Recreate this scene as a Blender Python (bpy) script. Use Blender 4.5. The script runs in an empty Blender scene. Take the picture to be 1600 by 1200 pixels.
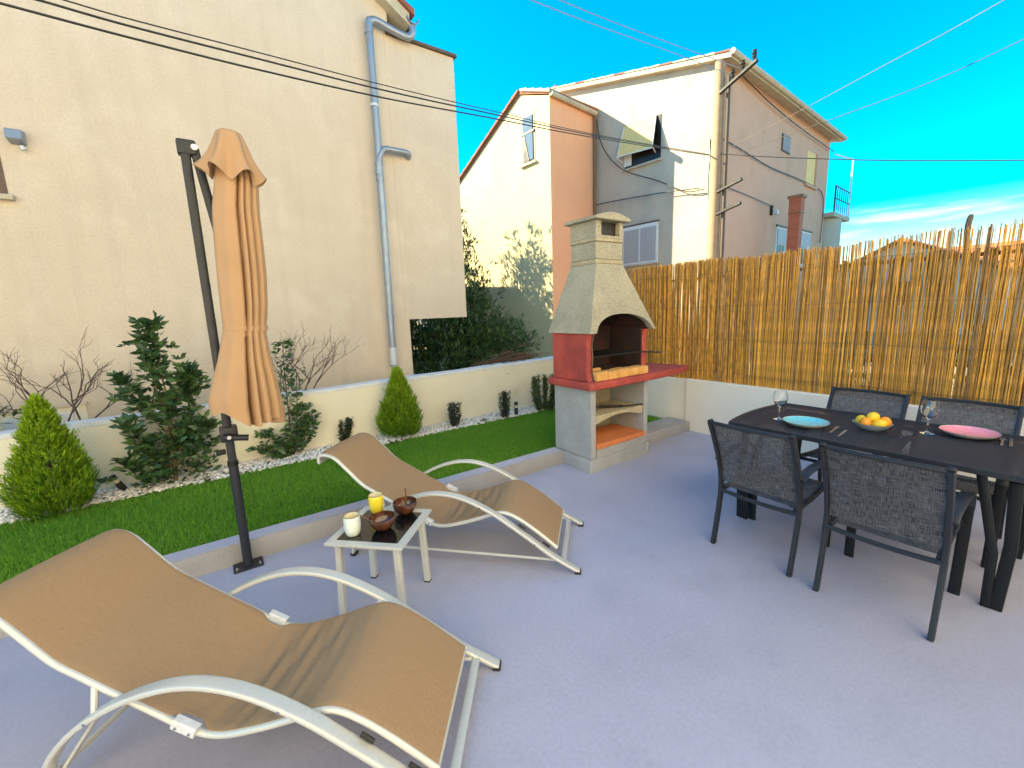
import bpy, bmesh, math, random
import numpy as np
from mathutils import Vector, Matrix
random.seed(7); rng = np.random.default_rng(7)
R = math.radians
sc = bpy.context.scene
COL = sc.collection
# ------------------------------------------------------------------ camera
CAM_F, CAM_P, CAM_R, CAM_A = 664.845, 0.170758, -0.035928, 0.959015   # focal px (1600 wide), pitch down, roll, azimuth
CZ = 1.6
_F = np.array([math.cos(CAM_A)*math.cos(CAM_P), math.sin(CAM_A)*math.cos(CAM_P), -math.sin(CAM_P)])
_r = np.array([math.sin(CAM_A), -math.cos(CAM_A), 0.0]); _u = np.cross(_r, _F)
_c, _s = math.cos(CAM_R), math.sin(CAM_R)
_Rt = _c*_r+_s*_u; _U = -_s*_r+_c*_u
cd = bpy.data.cameras.new('camera'); cam = bpy.data.objects.new('camera', cd); COL.objects.link(cam)
cd.sensor_width = 36; cd.lens = CAM_F/1600*36; cd.clip_start = .02; cd.clip_end = 3000
M = Matrix.Identity(4)
for i in range(3):
    M[i][0] = _Rt[i]; M[i][1] = _U[i]; M[i][2] = -_F[i]
M[2][3] = CZ
cam.matrix_world = M
sc.camera = cam
# ------------------------------------------------------------------ world, sun, exposure
SUN = Vector((0.55, -0.644, -0.532)).normalized()      # travel direction of sunlight
EL = math.asin(-SUN.z)
w = bpy.data.worlds.new('World'); sc.world = w; w.use_nodes = True
nt = w.node_tree; nt.nodes.clear()
def N(t, typ, **k):
    n = t.nodes.new(typ)
    for a, b in k.items():
        if a.startswith('i_'):
            key = a[2:].replace('_', ' ')
            n.inputs[int(key) if key.isdigit() else key].default_value = b
        else: setattr(n, a, b)
    return n
sky = N(nt, 'ShaderNodeTexSky', sky_type='NISHITA', sun_disc=False, sun_elevation=EL, sun_rotation=math.atan2(-SUN.x, -SUN.y),
        altitude=0, air_density=1.0, dust_density=0.15, ozone_density=1.6)
hs = N(nt, 'ShaderNodeHueSaturation', i_Hue=0.485, i_Saturation=2.0, i_Value=.95)
tc = N(nt, 'ShaderNodeTexCoord')
mp = N(nt, 'ShaderNodeMapping', i_Scale=(2.2, 2.2, 22.0), i_Location=(3.3, 1.7, .4))
ns = N(nt, 'ShaderNodeTexNoise', i_Scale=1.6, i_Detail=7.0, i_Roughness=.58)
rp = N(nt, 'ShaderNodeValToRGB'); rp.color_ramp.elements[0].position = .56; rp.color_ramp.elements[1].position = 1.0
sp = N(nt, 'ShaderNodeSeparateXYZ')
m1 = N(nt, 'ShaderNodeMapRange', i_1=.03, i_2=.09); m2 = N(nt, 'ShaderNodeMapRange', i_1=.20, i_2=.13)
mm = N(nt, 'ShaderNodeMath', operation='MULTIPLY'); mm2 = N(nt, 'ShaderNodeMath', operation='MULTIPLY')
mx = N(nt, 'ShaderNodeMix', data_type='RGBA'); mx.inputs[7].default_value = (6.5, 7.5, 8.6, 1)
bg = N(nt, 'ShaderNodeBackground', i_Strength=0.105); wo = N(nt, 'ShaderNodeOutputWorld')
L = nt.links.new
L(sky.outputs[0], hs.inputs['Color']); L(tc.outputs['Generated'], mp.inputs[0]); L(mp.outputs[0], ns.inputs['Vector'])
L(ns.outputs[0], rp.inputs[0]); L(tc.outputs['Generated'], sp.inputs[0])
L(sp.outputs[2], m1.inputs[0]); L(sp.outputs[2], m2.inputs[0]); L(m1.outputs[0], mm.inputs[0]); L(m2.outputs[0], mm.inputs[1])
L(mm.outputs[0], mm2.inputs[0]); L(rp.outputs[0], mm2.inputs[1]); L(mm2.outputs[0], mx.inputs[0])
L(hs.outputs[0], mx.inputs[6]); L(mx.outputs[2], bg.inputs[0]); L(bg.outputs[0], wo.inputs[0])
sl = bpy.data.lights.new('sun', 'SUN'); sl.energy = 5.0; sl.angle = R(.53); sl.color = (1, .87, .54)
so = bpy.data.objects.new('sun', sl); COL.objects.link(so); so.location = (-20, 25, 30)
so.rotation_euler = SUN.to_track_quat('-Z', 'Y').to_euler()
vs = sc.view_settings; vs.view_transform = 'Standard'; vs.look = 'None'; vs.gamma = 1; vs.exposure = 2.05; vs.use_curve_mapping = False
sc.cycles.max_bounces = 8; sc.cycles.diffuse_bounces = 5; sc.cycles.transparent_max_bounces = 16
sc.cycles.sample_clamp_indirect = 6; sc.cycles.use_denoising = True
# ------------------------------------------------------------------ pixels to points (photograph pixels, 1600 x 1200)
C0 = np.array([0, 0, CZ])
def ray(x, y): return _F*CAM_F+_Rt*(x-800)-_U*(y-600)
def gz(x, y, z=0.0):
    d = ray(x, y); return C0+d*((z-CZ)/d[2])
def onX(x, y, X):
    d = ray(x, y); return C0+d*(X/d[0])
def onY(x, y, Y):
    d = ray(x, y); return C0+d*(Y/d[1])
def pl(x, y, P, n):
    d = ray(x, y); n = np.array(n, float); return C0+d*(((np.array(P, float)-C0) @ n)/(d @ n))
# ------------------------------------------------------------------ materials
def srgb(r, g, b):
    f = lambda c: (c/255/12.92) if c <= 10 else ((c/255+.055)/1.055)**2.4
    return (f(r), f(g), f(b))
MATS = {}
def mat(name, col, rough=.7, var=.12, vscale=4.0, col2=None, bump=0.0, bscale=60.0, metal=0.0, spec=.5, fine=.06, fscale=90.0,
        attr=False, streak=0.0, trans=0.0, stretch=(1, 1, 1), coat=0.0, sheen=0, sss=0, dirt=None, dirtpos=(.55, .75), dscale=2.0):
    """noise-mottled principled material; attr: mix col -> col2 by the mesh attribute 'tint'"""
    m = bpy.data.materials.new(name); m.use_nodes = True; t = m.node_tree; t.nodes.clear(); l = t.links.new
    out = N(t, 'ShaderNodeOutputMaterial'); b = N(t, 'ShaderNodeBsdfPrincipled')
    b.inputs['Roughness'].default_value = rough; b.inputs['Metallic'].default_value = metal
    b.inputs['Specular IOR Level'].default_value = spec
    if coat: b.inputs['Coat Weight'].default_value = coat; b.inputs['Coat Roughness'].default_value = .08
    g = N(t, 'ShaderNodeTexCoord'); mpn = N(t, 'ShaderNodeMapping'); mpn.inputs['Scale'].default_value = stretch
    l(g.outputs['Object'], mpn.inputs[0])
    vec = mpn.outputs[0]
    n1 = N(t, 'ShaderNodeTexNoise', i_Scale=vscale, i_Detail=5.0, i_Roughness=.6); l(vec, n1.inputs['Vector'])
    n2 = N(t, 'ShaderNodeTexNoise', i_Scale=fscale, i_Detail=3.0); l(vec, n2.inputs['Vector'])
    c2 = col2 if col2 else tuple(c*.6 for c in col)
    mxa = N(t, 'ShaderNodeMix', data_type='RGBA'); mxa.inputs[6].default_value = (*col, 1); mxa.inputs[7].default_value = (*c2, 1)
    if attr:
        at = N(t, 'ShaderNodeAttribute', attribute_name='tint'); l(at.outputs['Fac'], mxa.inputs[0])
    else:
        mr = N(t, 'ShaderNodeMapRange', i_1=.35, i_2=.68); l(n1.outputs[0], mr.inputs[0]); l(mr.outputs[0], mxa.inputs[0])
        if not col2: mr.inputs[4].default_value = min(1, var*2.2)
    last = mxa.outputs[2]
    if dirt:
        n3 = N(t, 'ShaderNodeTexNoise', i_Scale=dscale, i_Detail=8.0, i_Roughness=.65); l(g.outputs['Object'], n3.inputs['Vector'])
        mr3 = N(t, 'ShaderNodeMapRange', i_1=dirtpos[0], i_2=dirtpos[1]); l(n3.outputs[0], mr3.inputs[0])
        md = N(t, 'ShaderNodeMix', data_type='RGBA'); l(mr3.outputs[0], md.inputs[0]); l(last, md.inputs[6]); md.inputs[7].default_value = (*dirt, 1); last = md.outputs[2]
    if streak:
        ms = N(t, 'ShaderNodeMapping'); ms.inputs['Scale'].default_value = (5, 5, .35); l(g.outputs['Object'], ms.inputs[0])
        n4 = N(t, 'ShaderNodeTexNoise', i_Scale=1.3, i_Detail=5.0); l(ms.outputs[0], n4.inputs['Vector'])
        mr4 = N(t, 'ShaderNodeMapRange', i_1=.5, i_2=.8, i_3=0.0, i_4=streak); l(n4.outputs[0], mr4.inputs[0])
        md = N(t, 'ShaderNodeMix', data_type='RGBA'); l(mr4.outputs[0], md.inputs[0]); l(last, md.inputs[6]); md.inputs[7].default_value = (*(c*.45 for c in col), 1); last = md.outputs[2]
    if fine:
        hv = N(t, 'ShaderNodeHueSaturation'); mrf = N(t, 'ShaderNodeMapRange', i_1=.3, i_2=.7, i_3=1-fine*2, i_4=1+fine*2)
        l(n2.outputs[0], mrf.inputs[0]); l(mrf.outputs[0], hv.inputs['Value']); l(last, hv.inputs['Color']); last = hv.outputs[0]
    l(last, b.inputs['Base Color'])
    mrr = N(t, 'ShaderNodeMapRange', i_1=.3, i_2=.7, i_3=max(0.02, rough-.07), i_4=min(1, rough+.07)); l(n1.outputs[0], mrr.inputs[0]); l(mrr.outputs[0], b.inputs['Roughness'])
    if bump:
        nb = N(t, 'ShaderNodeTexNoise', i_Scale=bscale, i_Detail=6.0, i_Roughness=.65); l(vec, nb.inputs['Vector'])
        bp = N(t, 'ShaderNodeBump', i_Strength=min(1, bump), i_Distance=.01); l(nb.outputs[0], bp.inputs['Height']); l(bp.outputs[0], b.inputs['Normal'])
    sh = b.outputs[0]
    if trans:
        tr = N(t, 'ShaderNodeBsdfTranslucent'); l(last, tr.inputs[0]); ms_ = N(t, 'ShaderNodeMixShader'); ms_.inputs[0].default_value = trans
        l(sh, ms_.inputs[1]); l(tr.outputs[0], ms_.inputs[2]); sh = ms_.outputs[0]
    l(sh, out.inputs[0]); MATS[name] = m
    return m
def weave_mat(name, col, col2, scale=(260, 260, 260), open_=.12, rough=.75, slub=.5, trans=0.15):
    """woven sling cloth: two crossed thread directions, slubs, a share of open holes"""
    m = bpy.data.materials.new(name); m.use_nodes = True; t = m.node_tree; t.nodes.clear(); l = t.links.new
    out = N(t, 'ShaderNodeOutputMaterial'); b = N(t, 'ShaderNodeBsdfPrincipled', i_Roughness=rough); b.inputs['Specular IOR Level'].default_value = .1
    g = N(t, 'ShaderNodeTexCoord')
    a1 = N(t, 'ShaderNodeMapping'); a1.inputs['Scale'].default_value = scale[0]; a2 = N(t, 'ShaderNodeMapping'); a2.inputs['Scale'].default_value = scale[1]
    n1 = N(t, 'ShaderNodeTexNoise', i_Scale=1.0, i_Detail=3.0); n2 = N(t, 'ShaderNodeTexNoise', i_Scale=1.0, i_Detail=3.0)
    for a, n in ((a1, n1), (a2, n2)): l(g.outputs['UV'], a.inputs[0]); l(a.outputs[0], n.inputs['Vector'])
    ad = N(t, 'ShaderNodeMath', operation='ADD'); l(n1.outputs[0], ad.inputs[0]); l(n2.outputs[0], ad.inputs[1])
    mr = N(t, 'ShaderNodeMapRange', i_1=1-.5*slub, i_2=1+.5*slub); l(ad.outputs[0], mr.inputs[0])
    mxa = N(t, 'ShaderNodeMix', data_type='RGBA'); mxa.inputs[6].default_value = (*col, 1); mxa.inputs[7].default_value = (*col2, 1); l(mr.outputs[0], mxa.inputs[0])
    l(mxa.outputs[2], b.inputs['Base Color'])
    bp = N(t, 'ShaderNodeBump', i_Strength=.4, i_Distance=.002); l(ad.outputs[0], bp.inputs['Height']); l(bp.outputs[0], b.inputs['Normal'])
    tl = N(t, 'ShaderNodeBsdfTranslucent'); l(mxa.outputs[2], tl.inputs[0]); m0 = N(t, 'ShaderNodeMixShader'); m0.inputs[0].default_value = trans
    l(b.outputs[0], m0.inputs[1]); l(tl.outputs[0], m0.inputs[2])
    tr = N(t, 'ShaderNodeBsdfTransparent'); m1_ = N(t, 'ShaderNodeMixShader'); m1_.inputs[0].default_value = open_
    l(m0.outputs[0], m1_.inputs[1]); l(tr.outputs[0], m1_.inputs[2]); l(m1_.outputs[0], out.inputs[0]); MATS[name] = m
def perf_mat(name, col, rough=.35, size=150.0):
    """steel sheet punched with small round holes"""
    m = bpy.data.materials.new(name); m.use_nodes = True; t = m.node_tree; t.nodes.clear(); l = t.links.new
    out = N(t, 'ShaderNodeOutputMaterial'); b = N(t, 'ShaderNodeBsdfPrincipled', i_Roughness=rough); b.inputs['Base Color'].default_value = (*col, 1)
    g = N(t, 'ShaderNodeTexCoord'); mpn = N(t, 'ShaderNodeMapping'); mpn.inputs['Rotation'].default_value = (0, 0, R(45)); l(g.outputs['Object'], mpn.inputs[0])
    v = N(t, 'ShaderNodeTexVoronoi', voronoi_dimensions='2D', i_Scale=size, i_Randomness=0.0); l(mpn.outputs[0], v.inputs['Vector'])
    lt = N(t, 'ShaderNodeMath', operation='LESS_THAN'); lt.inputs[1].default_value = .30; l(v.outputs['Distance'], lt.inputs[0])
    tr = N(t, 'ShaderNodeBsdfTransparent'); m1_ = N(t, 'ShaderNodeMixShader'); l(lt.outputs[0], m1_.inputs[0]); l(b.outputs[0], m1_.inputs[1]); l(tr.outputs[0], m1_.inputs[2]); l(m1_.outputs[0], out.inputs[0])
    MATS[name] = m
def glass_mat(name, rough=0.0, col=(1, 1, 1)):
    m = bpy.data.materials.new(name); m.use_nodes = True; b = m.node_tree.nodes['Principled BSDF']
    b.inputs['Base Color'].default_value = (*col, 1); b.inputs['Roughness'].default_value = rough; b.inputs['Transmission Weight'].default_value = 1; b.inputs['IOR'].default_value = 1.45
    MATS[name] = m
def brick_mat(name, c1, c2, mortar, scale, bw=.5, rh=.25, ms=.02):
    m = bpy.data.materials.new(name); m.use_nodes = True; t = m.node_tree; l = t.links.new; b = t.nodes['Principled BSDF']; b.inputs['Roughness'].default_value = .85
    g = N(t, 'ShaderNodeTexCoord'); mpn = N(t, 'ShaderNodeMapping'); mpn.inputs['Rotation'].default_value = (R(90), 0, 0); l(g.outputs['Object'], mpn.inputs[0])
    k = N(t, 'ShaderNodeTexBrick', i_Scale=scale); k.inputs['Color1'].default_value = (*c1, 1); k.inputs['Color2'].default_value = (*c2, 1); k.inputs['Mortar'].default_value = (*mortar, 1)
    k.inputs['Brick Width'].default_value = bw; k.inputs['Row Height'].default_value = rh; k.inputs['Mortar Size'].default_value = ms
    l(mpn.outputs[0], k.inputs[0]); l(k.outputs[0], b.inputs['Base Color']); MATS[name] = m

mat('floor_paint', (.40, .395, .51), .5, var=.16, vscale=.7, bump=.07, bscale=24, fine=.03, fscale=55, dirt=(.32, .32, .415), dirtpos=(.50, .78), dscale=2.2, spec=.42)
mat('kerb_paint', (.34, .33, .34), .6, var=.12, vscale=3, bump=.15, bscale=40, dirt=(.29, .275, .25), dirtpos=(.5, .75), dscale=3)
mat('earth', (.34, .27, .19), .95, var=.2, vscale=.6, bump=.3, bscale=12)
mat('turf_base', (.06, .15, .02), .9, var=.3, vscale=6, bump=.4, bscale=120)
mat('turf_blade', (.10, .28, .022), .6, col2=(.26, .48, .05), attr=True, fine=0, spec=.3, trans=.25)
mat('pebble', (.88, .84, .80), .7, col2=(.45, .40, .36), attr=True, fine=.05)
mat('wall_cream', (.80, .73, .57), .85, var=.10, vscale=1.6, bump=.03, bscale=9, dirt=(.66, .50, .30), dirtpos=(.60, .85), dscale=1.4)
mat('wall_white', (.80, .73, .64), .85, var=.08, vscale=1.6, bump=.03, bscale=9, dirt=(.66, .58, .46), dirtpos=(.62, .85), dscale=2)
mat('coping', (.74, .74, .76), .8, var=.14, vscale=5, bump=.12, bscale=40)
mat('render_beige', (.64, .52, .395), .9, var=.09, vscale=.9, bump=.22, bscale=22, fine=.03, fscale=45, streak=.16, dirt=(.70, .59, .465), dirtpos=(.50, .78), dscale=1.9)
mat('render_yellow', (.62, .53, .30), .9, var=.10, vscale=.7, bump=.12, bscale=14, streak=.04)
mat('render_orange', (.90, .44, .25), .9, var=.08, vscale=.7, bump=.08, bscale=14, streak=.08)
mat('render_grey', (.51, .44, .355), .92, var=.16, vscale=.9, bump=.25, bscale=10, streak=.10, dirt=(.34, .30, .27), dirtpos=(.50, .78), dscale=1.1)
mat('render_pink', (.64, .37, .26), .92, var=.12, vscale=.6, bump=.15, bscale=12, streak=.07, dirt=(.48, .29, .18), dirtpos=(.54, .82), dscale=.8)
mat('pole_brown', (.42, .27, .17), .9, var=.2, vscale=5, streak=.3)
mat('fascia', (.55, .47, .34), .8, var=.25, vscale=3, streak=.15)
mat('tile_red', (.30, .10, .055), .85, var=.35, vscale=3, bump=.3, bscale=20)
mat('tile_orange', (.50, .17, .06), .85, var=.3, vscale=1.5)
mat('zinc', (.33, .36, .41), .45, var=.1, vscale=8, metal=.6)
mat('copper_brown', (.22, .12, .07), .6)
mat('window_dark', (.010, .010, .010), .35, var=.1, spec=.3)
mat('window_sky', (.13, .16, .20), .08, var=.1, spec=.8)
mat('frame_white', (.72, .72, .72), .5)
mat('frame_brown', (.10, .055, .035), .5)
mat('shutter', (.42, .40, .42), .6)
mat('awning', (.85, .55, .20), .7, var=.1)
mat('reed', (.92, .46, .065), .5, col2=(.27, .145, .06), attr=True, fine=.16, fscale=30, stretch=(1, 1, .4), spec=.35, trans=.12)
mat('wood_grey', (.14, .10, .075), .85, var=.3, vscale=12, stretch=(1, 1, .1))
mat('wire', (.10, .085, .07), .6)
mat('cable', (.018, .015, .016), .6)
mat('concrete_agg', (.43, .38, .27), .92, col2=(.31, .28, .21), vscale=2.2, bump=.7, bscale=75, fine=.22, fscale=130, dirt=(.52, .47, .33), dirtpos=(.6, .8), dscale=5)
mat('concrete_smooth', (.36, .36, .37), .85, col2=(.29, .285, .28), vscale=3, bump=.12, bscale=60, dirt=(.52, .53, .56), dirtpos=(.62, .72), dscale=3.2)
mat('concrete_beige', (.46, .39, .25), .9, col2=(.33, .28, .19), vscale=4, bump=.4, bscale=60, fine=.08)
mat('bbq_red', (.46, .070, .05), .72, col2=(.27, .042, .036), vscale=3.5, bump=.15, bscale=30, fine=.06, dirt=(.40, .13, .09), dirtpos=(.62, .8), dscale=5)
mat('bbq_red_edge', (.17, .075, .05), .8, col2=(.10, .05, .04), vscale=8, bump=.3, bscale=50)
mat('soot', (.010, .008, .007), .9, col2=(.05, .018, .014), vscale=6, bump=.3, bscale=40)
mat('firebrick', (.72, .42, .13), .85, col2=(.55, .26, .07), vscale=6, bump=.25, bscale=60, dirt=(.20, .12, .07), dirtpos=(.66, .8), dscale=9)
mat('terracotta', (.62, .19, .06), .75, col2=(.52, .15, .05), vscale=4, bump=.1, bscale=60)
mat('iron', (.014, .012, .012), .6)
mat('steel', (.55, .56, .58), .25, metal=.95, fine=0)
mat('anthracite', (.020, .022, .029), .42, var=.06, vscale=20, spec=.35, fine=.03)
mat('anthracite_dark', (.006, .007, .009), .5, var=.06, vscale=20, spec=.3, fine=.03)
mat('lounger_metal', (.58, .57, .53), .38, var=.05, vscale=12, metal=.25, fine=.02)
mat('bracket_grey', (.62, .63, .66), .45)
mat('rubber', (.015, .015, .015), .7)
mat('black_glass', (.006, .006, .007), .07, var=.02, fine=0, spec=.6)
mat('canvas', (.48, .29, .155), .9, var=.08, vscale=6, bump=.15, bscale=300, fine=.03, fscale=400, trans=.12)
weave_mat('sling_tan', (.44, .29, .165), (.34, .22, .125), ((24, 420, 1), (900, 30, 1)), open_=.02, slub=.55)
weave_mat('sling_dark', (.005, .007, .014), (.15, .15, .165), ((9, 260, 1), (260, 9, 1)), open_=.08, slub=.36, trans=.05)
perf_mat('table_mesh', (.018, .020, .030), .5)
glass_mat('glass')
mat('cup_yellow', (.86, .66, .04), .28, var=.06, coat=.5, bump=.05, bscale=30)
mat('cup_mint', (.66, .74, .70), .3, var=.08, coat=.5, bump=.05, bscale=30)
mat('cup_cream', (.80, .72, .50), .35, coat=.4)
mat('rim_brown', (.16, .09, .05), .5)
mat('coconut', (.045, .013, .006), .2, col2=(.13, .045, .018), vscale=22, coat=.7, bump=.1, bscale=80)
mat('plate_blue', (.16, .55, .64), .25, var=.08, coat=.6, bump=.06, bscale=60)
mat('plate_pink', (.86, .28, .36), .25, var=.08, coat=.6, bump=.06, bscale=60)
mat('plate_clay', (.55, .50, .44), .5)
mat('bowl_grey', (.36, .42, .45), .35, coat=.3)
mat('lemon', (.85, .52, .015), .4, var=.06, bump=.2, bscale=120)
mat('orange_peel', (.85, .30, .012), .4, var=.06, bump=.2, bscale=120)
mat('lamp_black', (.02, .018, .018), .45)
mat('wire_pale', (.30, .32, .36), .6)
mat('lamp_lens', (.75, .68, .5), .2)
mat('bark', (.11, .075, .06), .9, var=.3, vscale=20, bump=.4, bscale=60)
mat('bark_tan', (.20, .14, .07), .9, var=.3, vscale=20)
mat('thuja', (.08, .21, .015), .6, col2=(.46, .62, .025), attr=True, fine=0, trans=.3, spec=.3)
mat('leaf_dark', (.028, .07, .028), .36, col2=(.12, .21, .06), attr=True, fine=0, trans=.15)
mat('leaf_olive', (.035, .075, .022), .45, col2=(.13, .20, .05), attr=True, fine=0, trans=.2)
mat('leaf_deep', (.022, .04, .02), .5, col2=(.06, .085, .04), attr=True, fine=0, trans=.15)
mat('leaf_rosemary', (.05, .075, .025), .55, col2=(.20, .24, .06), attr=True, fine=0, trans=.2)
mat('leaf_tree', (.03, .05, .03), .5, col2=(.09, .11, .06), attr=True, fine=0, trans=.2)
mat('dry_twig', (.16, .085, .05), .9, var=.3, vscale=20)
brick_mat('brick_red', (.40, .10, .05), (.33, .075, .04), (.34, .25, .2), 4.2)
# ------------------------------------------------------------------ mesh builder
class MB:
    def __init__(s): s.v = []; s.f = []; s.uv = None
    def add(s, vs, fs):
        o = len(s.v); s.v += [tuple(map(float, v)) for v in vs]; s.f += [tuple(o+i for i in f) for f in fs]; return s
    def box(s, x0, x1, y0, y1, z0, z1):
        return s.add([(x0,y0,z0),(x1,y0,z0),(x1,y1,z0),(x0,y1,z0),(x0,y0,z1),(x1,y0,z1),(x1,y1,z1),(x0,y1,z1)],
                     [(0,3,2,1),(4,5,6,7),(0,1,5,4),(1,2,6,5),(2,3,7,6),(3,0,4,7)])
    def prism(s, pts, axis, a, b):
        n = len(pts)
        def P(p, t): return {'x': (t, p[0], p[1]), 'y': (p[0], t, p[1]), 'z': (p[0], p[1], t)}[axis]
        return s.add([P(p, a) for p in pts]+[P(p, b) for p in pts],
                     [tuple(range(n))[::-1], tuple(range(n, 2*n))]+[(i, (i+1) % n, n+(i+1) % n, n+i) for i in range(n)])
    def tube(s, pts, r, n=8, prof=None, up=(0, 0, 1), cap=True):
        """r: radius or list; prof=(a,b): flat oval half sizes, a across 'up', b along it"""
        P = [Vector(p) for p in pts]; m = len(P); o = len(s.v); upv = Vector(up); last = None
        for i in range(m):
            t = (P[min(i+1, m-1)]-P[max(i-1, 0)]).normalized()
            if last is None:
                x = t.cross(upv)
                if x.length < 1e-4: x = t.cross(Vector((1, 0, .01)))
                x.normalize()
            else:
                x = last-t*last.dot(t); x.normalize()
            last = x; y = x.cross(t)
            ri = r[i] if isinstance(r, (list, tuple)) else r
            for k in range(n):
                a = 2*math.pi*(k+.5)/n
                if prof:
                    cx, cy = math.cos(a), math.sin(a); e = .42
                    q = P[i]+x*(prof[0]*math.copysign(abs(cx)**e, cx))+y*(prof[1]*math.copysign(abs(cy)**e, cy))
                else: q = P[i]+x*(ri*math.cos(a))+y*(ri*math.sin(a))
                s.v.append(tuple(q))
        for i in range(m-1):
            for k in range(n):
                a, b = o+i*n+k, o+i*n+(k+1) % n; s.f.append((a, a+n, b+n, b))
        if cap: s.f.append(tuple(o+k for k in range(n))); s.f.append(tuple(o+(m-1)*n+k for k in reversed(range(n))))
        return s
    def lathe(s, prof, n=24, c=(0, 0, 0), wob=0):
        o = len(s.v); m = len(prof)
        for i, (r, z) in enumerate(prof):
            for k in range(n):
                a = 2*math.pi*k/n; rr = r*(1+wob*math.sin(3*a+1)+wob*.6*math.sin(5*a)); s.v.append((c[0]+rr*math.cos(a), c[1]+rr*math.sin(a), c[2]+z))
        for i in range(m-1):
            for k in range(n):
                a, b = o+i*n+k, o+i*n+(k+1) % n; s.f.append((a, b, b+n, a+n))
        return s
    def grid(s, fn, nu, nv, wrap=False):
        o = len(s.v); uv = {}
        for i in range(nu+1):
            for j in range(nv+1): s.v.append(tuple(map(float, fn(i/nu, j/nv)))); uv[o+i*(nv+1)+j] = (i/nu, j/nv)
        for i in range(nu):
            for j in range(nv):
                a = o+i*(nv+1)+j; s.f.append((a, a+nv+1, a+nv+2, a+1))
        s.uv = {**(s.uv or {}), **uv}; return s
    def build(s, name, m, parent=None, smooth=False, bevel=0, w=False, tint=None, solid=0, seg=1, angle=None, weld=True):
        me = bpy.data.meshes.new(name); off = (0, 0, 0)
        if w and parent:
            r = parent
            while r.parent: r = r.parent
            off = r.location
        me.from_pydata([(v[0]-off[0], v[1]-off[1], v[2]-off[2]) for v in s.v], [], s.f)
        if s.uv:
            ul = me.uv_layers.new(name='UVMap')
            for lp in me.loops: ul.data[lp.index].uv = s.uv.get(lp.vertex_index, (0, 0))
        bm = bmesh.new(); bm.from_mesh(me)
        if weld and not s.uv: bmesh.ops.recalc_face_normals(bm, faces=bm.faces)
        if bevel:
            es = [e for e in bm.edges if len(e.link_faces) == 2 and e.calc_face_angle(0) > .5]
            bmesh.ops.bevel(bm, geom=es, offset=bevel, segments=seg, affect='EDGES', profile=.6)
        if solid: bmesh.ops.solidify(bm, geom=bm.faces[:], thickness=solid)
        bm.to_mesh(me); bm.free()
        if tint is not None:
            a = me.attributes.new('tint', 'FLOAT', 'POINT'); a.data.foreach_set('value', np.full(len(me.vertices), tint, np.float32))
        me.materials.append(MATS[m])
        if smooth:
            me.polygons.foreach_set('use_smooth', [True]*len(me.polygons))
            me.set_sharp_from_angle(angle=R(angle if angle else 40))
        o = bpy.data.objects.new(name, me); COL.objects.link(o)
        if parent: o.parent = parent
        return o
def np_mesh(name, V, Fc, m, parent=None, tint=None, w=True, nv=3):
    """fast mesh from numpy arrays: V (n,3), Fc (k,nv)"""
    me = bpy.data.meshes.new(name); V = np.asarray(V, np.float32)
    if w and parent:
        r = parent
        while r.parent: r = r.parent
        V = V-np.array(r.location, np.float32)
    Fc = np.asarray(Fc, np.int32)
    me.vertices.add(len(V)); me.vertices.foreach_set('co', V.ravel())
    me.loops.add(Fc.size); me.loops.foreach_set('vertex_index', Fc.ravel())
    me.polygons.add(len(Fc)); me.polygons.foreach_set('loop_start', np.arange(0, Fc.size, nv, dtype=np.int32))
    me.update(calc_edges=True)
    if tint is not None:
        a = me.attributes.new('tint', 'FLOAT', 'POINT'); a.data.foreach_set('value', np.asarray(tint, np.float32))
    me.materials.append(MATS[m])
    o = bpy.data.objects.new(name, me); COL.objects.link(o)
    if parent: o.parent = parent
    return o
def tag(o, label=None, cat=None, group=None, kind=None):
    for k, v in (('label', label), ('category', cat), ('group', group), ('kind', kind)):
        if v: o[k] = v
    return o
def thing(name, label, cat, loc=(0, 0, 0), rz=0, group=None):
    o = bpy.data.objects.new(name, None); COL.objects.link(o); o.empty_display_size = .1
    o.location = tuple(float(c) for c in loc); o.rotation_euler = (0, 0, rz); return tag(o, label, cat, group)
def copy_tree(o, parent=None):
    c = o.copy(); COL.objects.link(c); c.parent = parent
    for ch in [x for x in bpy.data.objects if x.parent == o]: copy_tree(ch, c)
    return c
def spline(pts, n=8):
    """Catmull-Rom through pts"""
    P = [np.array(p, float) for p in pts]; P = [2*P[0]-P[1]]+P+[2*P[-1]-P[-2]]; out = []
    for i in range(1, len(P)-2):
        for k in range(n):
            t = k/n; a, b, c, d = P[i-1], P[i], P[i+1], P[i+2]
            out.append(.5*((2*b)+(-a+c)*t+(2*a-5*b+4*c-d)*t*t+(-a+3*b-3*c+d)*t**3))
    out.append(P[-2]); return out
# ================================================================== SETTING
FX, KY, WY, BY = 4.886, 3.20, 5.25, 6.20       # fence wall, kerb, garden wall, neighbour's wall
LZ = .105                                       # lawn level
tag(MB().add([(-150,-150,-.06),(250,-150,-.06),(250,250,-.06),(-150,250,-.06)], [(0,1,2,3)]).build('ground', 'earth'), kind='structure')
tag(MB().grid(lambda u, v: (-5+u*(FX+5.0), -4+v*(KY+4.05), 0), 2, 2).build('patio_floor', 'floor_paint'), kind='structure')
k = MB().box(-5, 2.87, KY, KY+.14, -.02, .142)
kb = tag(k.build('kerb', 'kerb_paint', bevel=.012, seg=2, smooth=True), kind='structure')
MB().box(-5, 2.86, KY+.010, KY+.132, .1425, .146).build('kerb_top', 'floor_paint', kb)
k = MB().box(3.75, FX-.002, 3.02, KY+.14, -.02, .125)
tag(k.build('kerb', 'kerb_paint', bevel=.012, seg=2, smooth=True), kind='structure')
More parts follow.
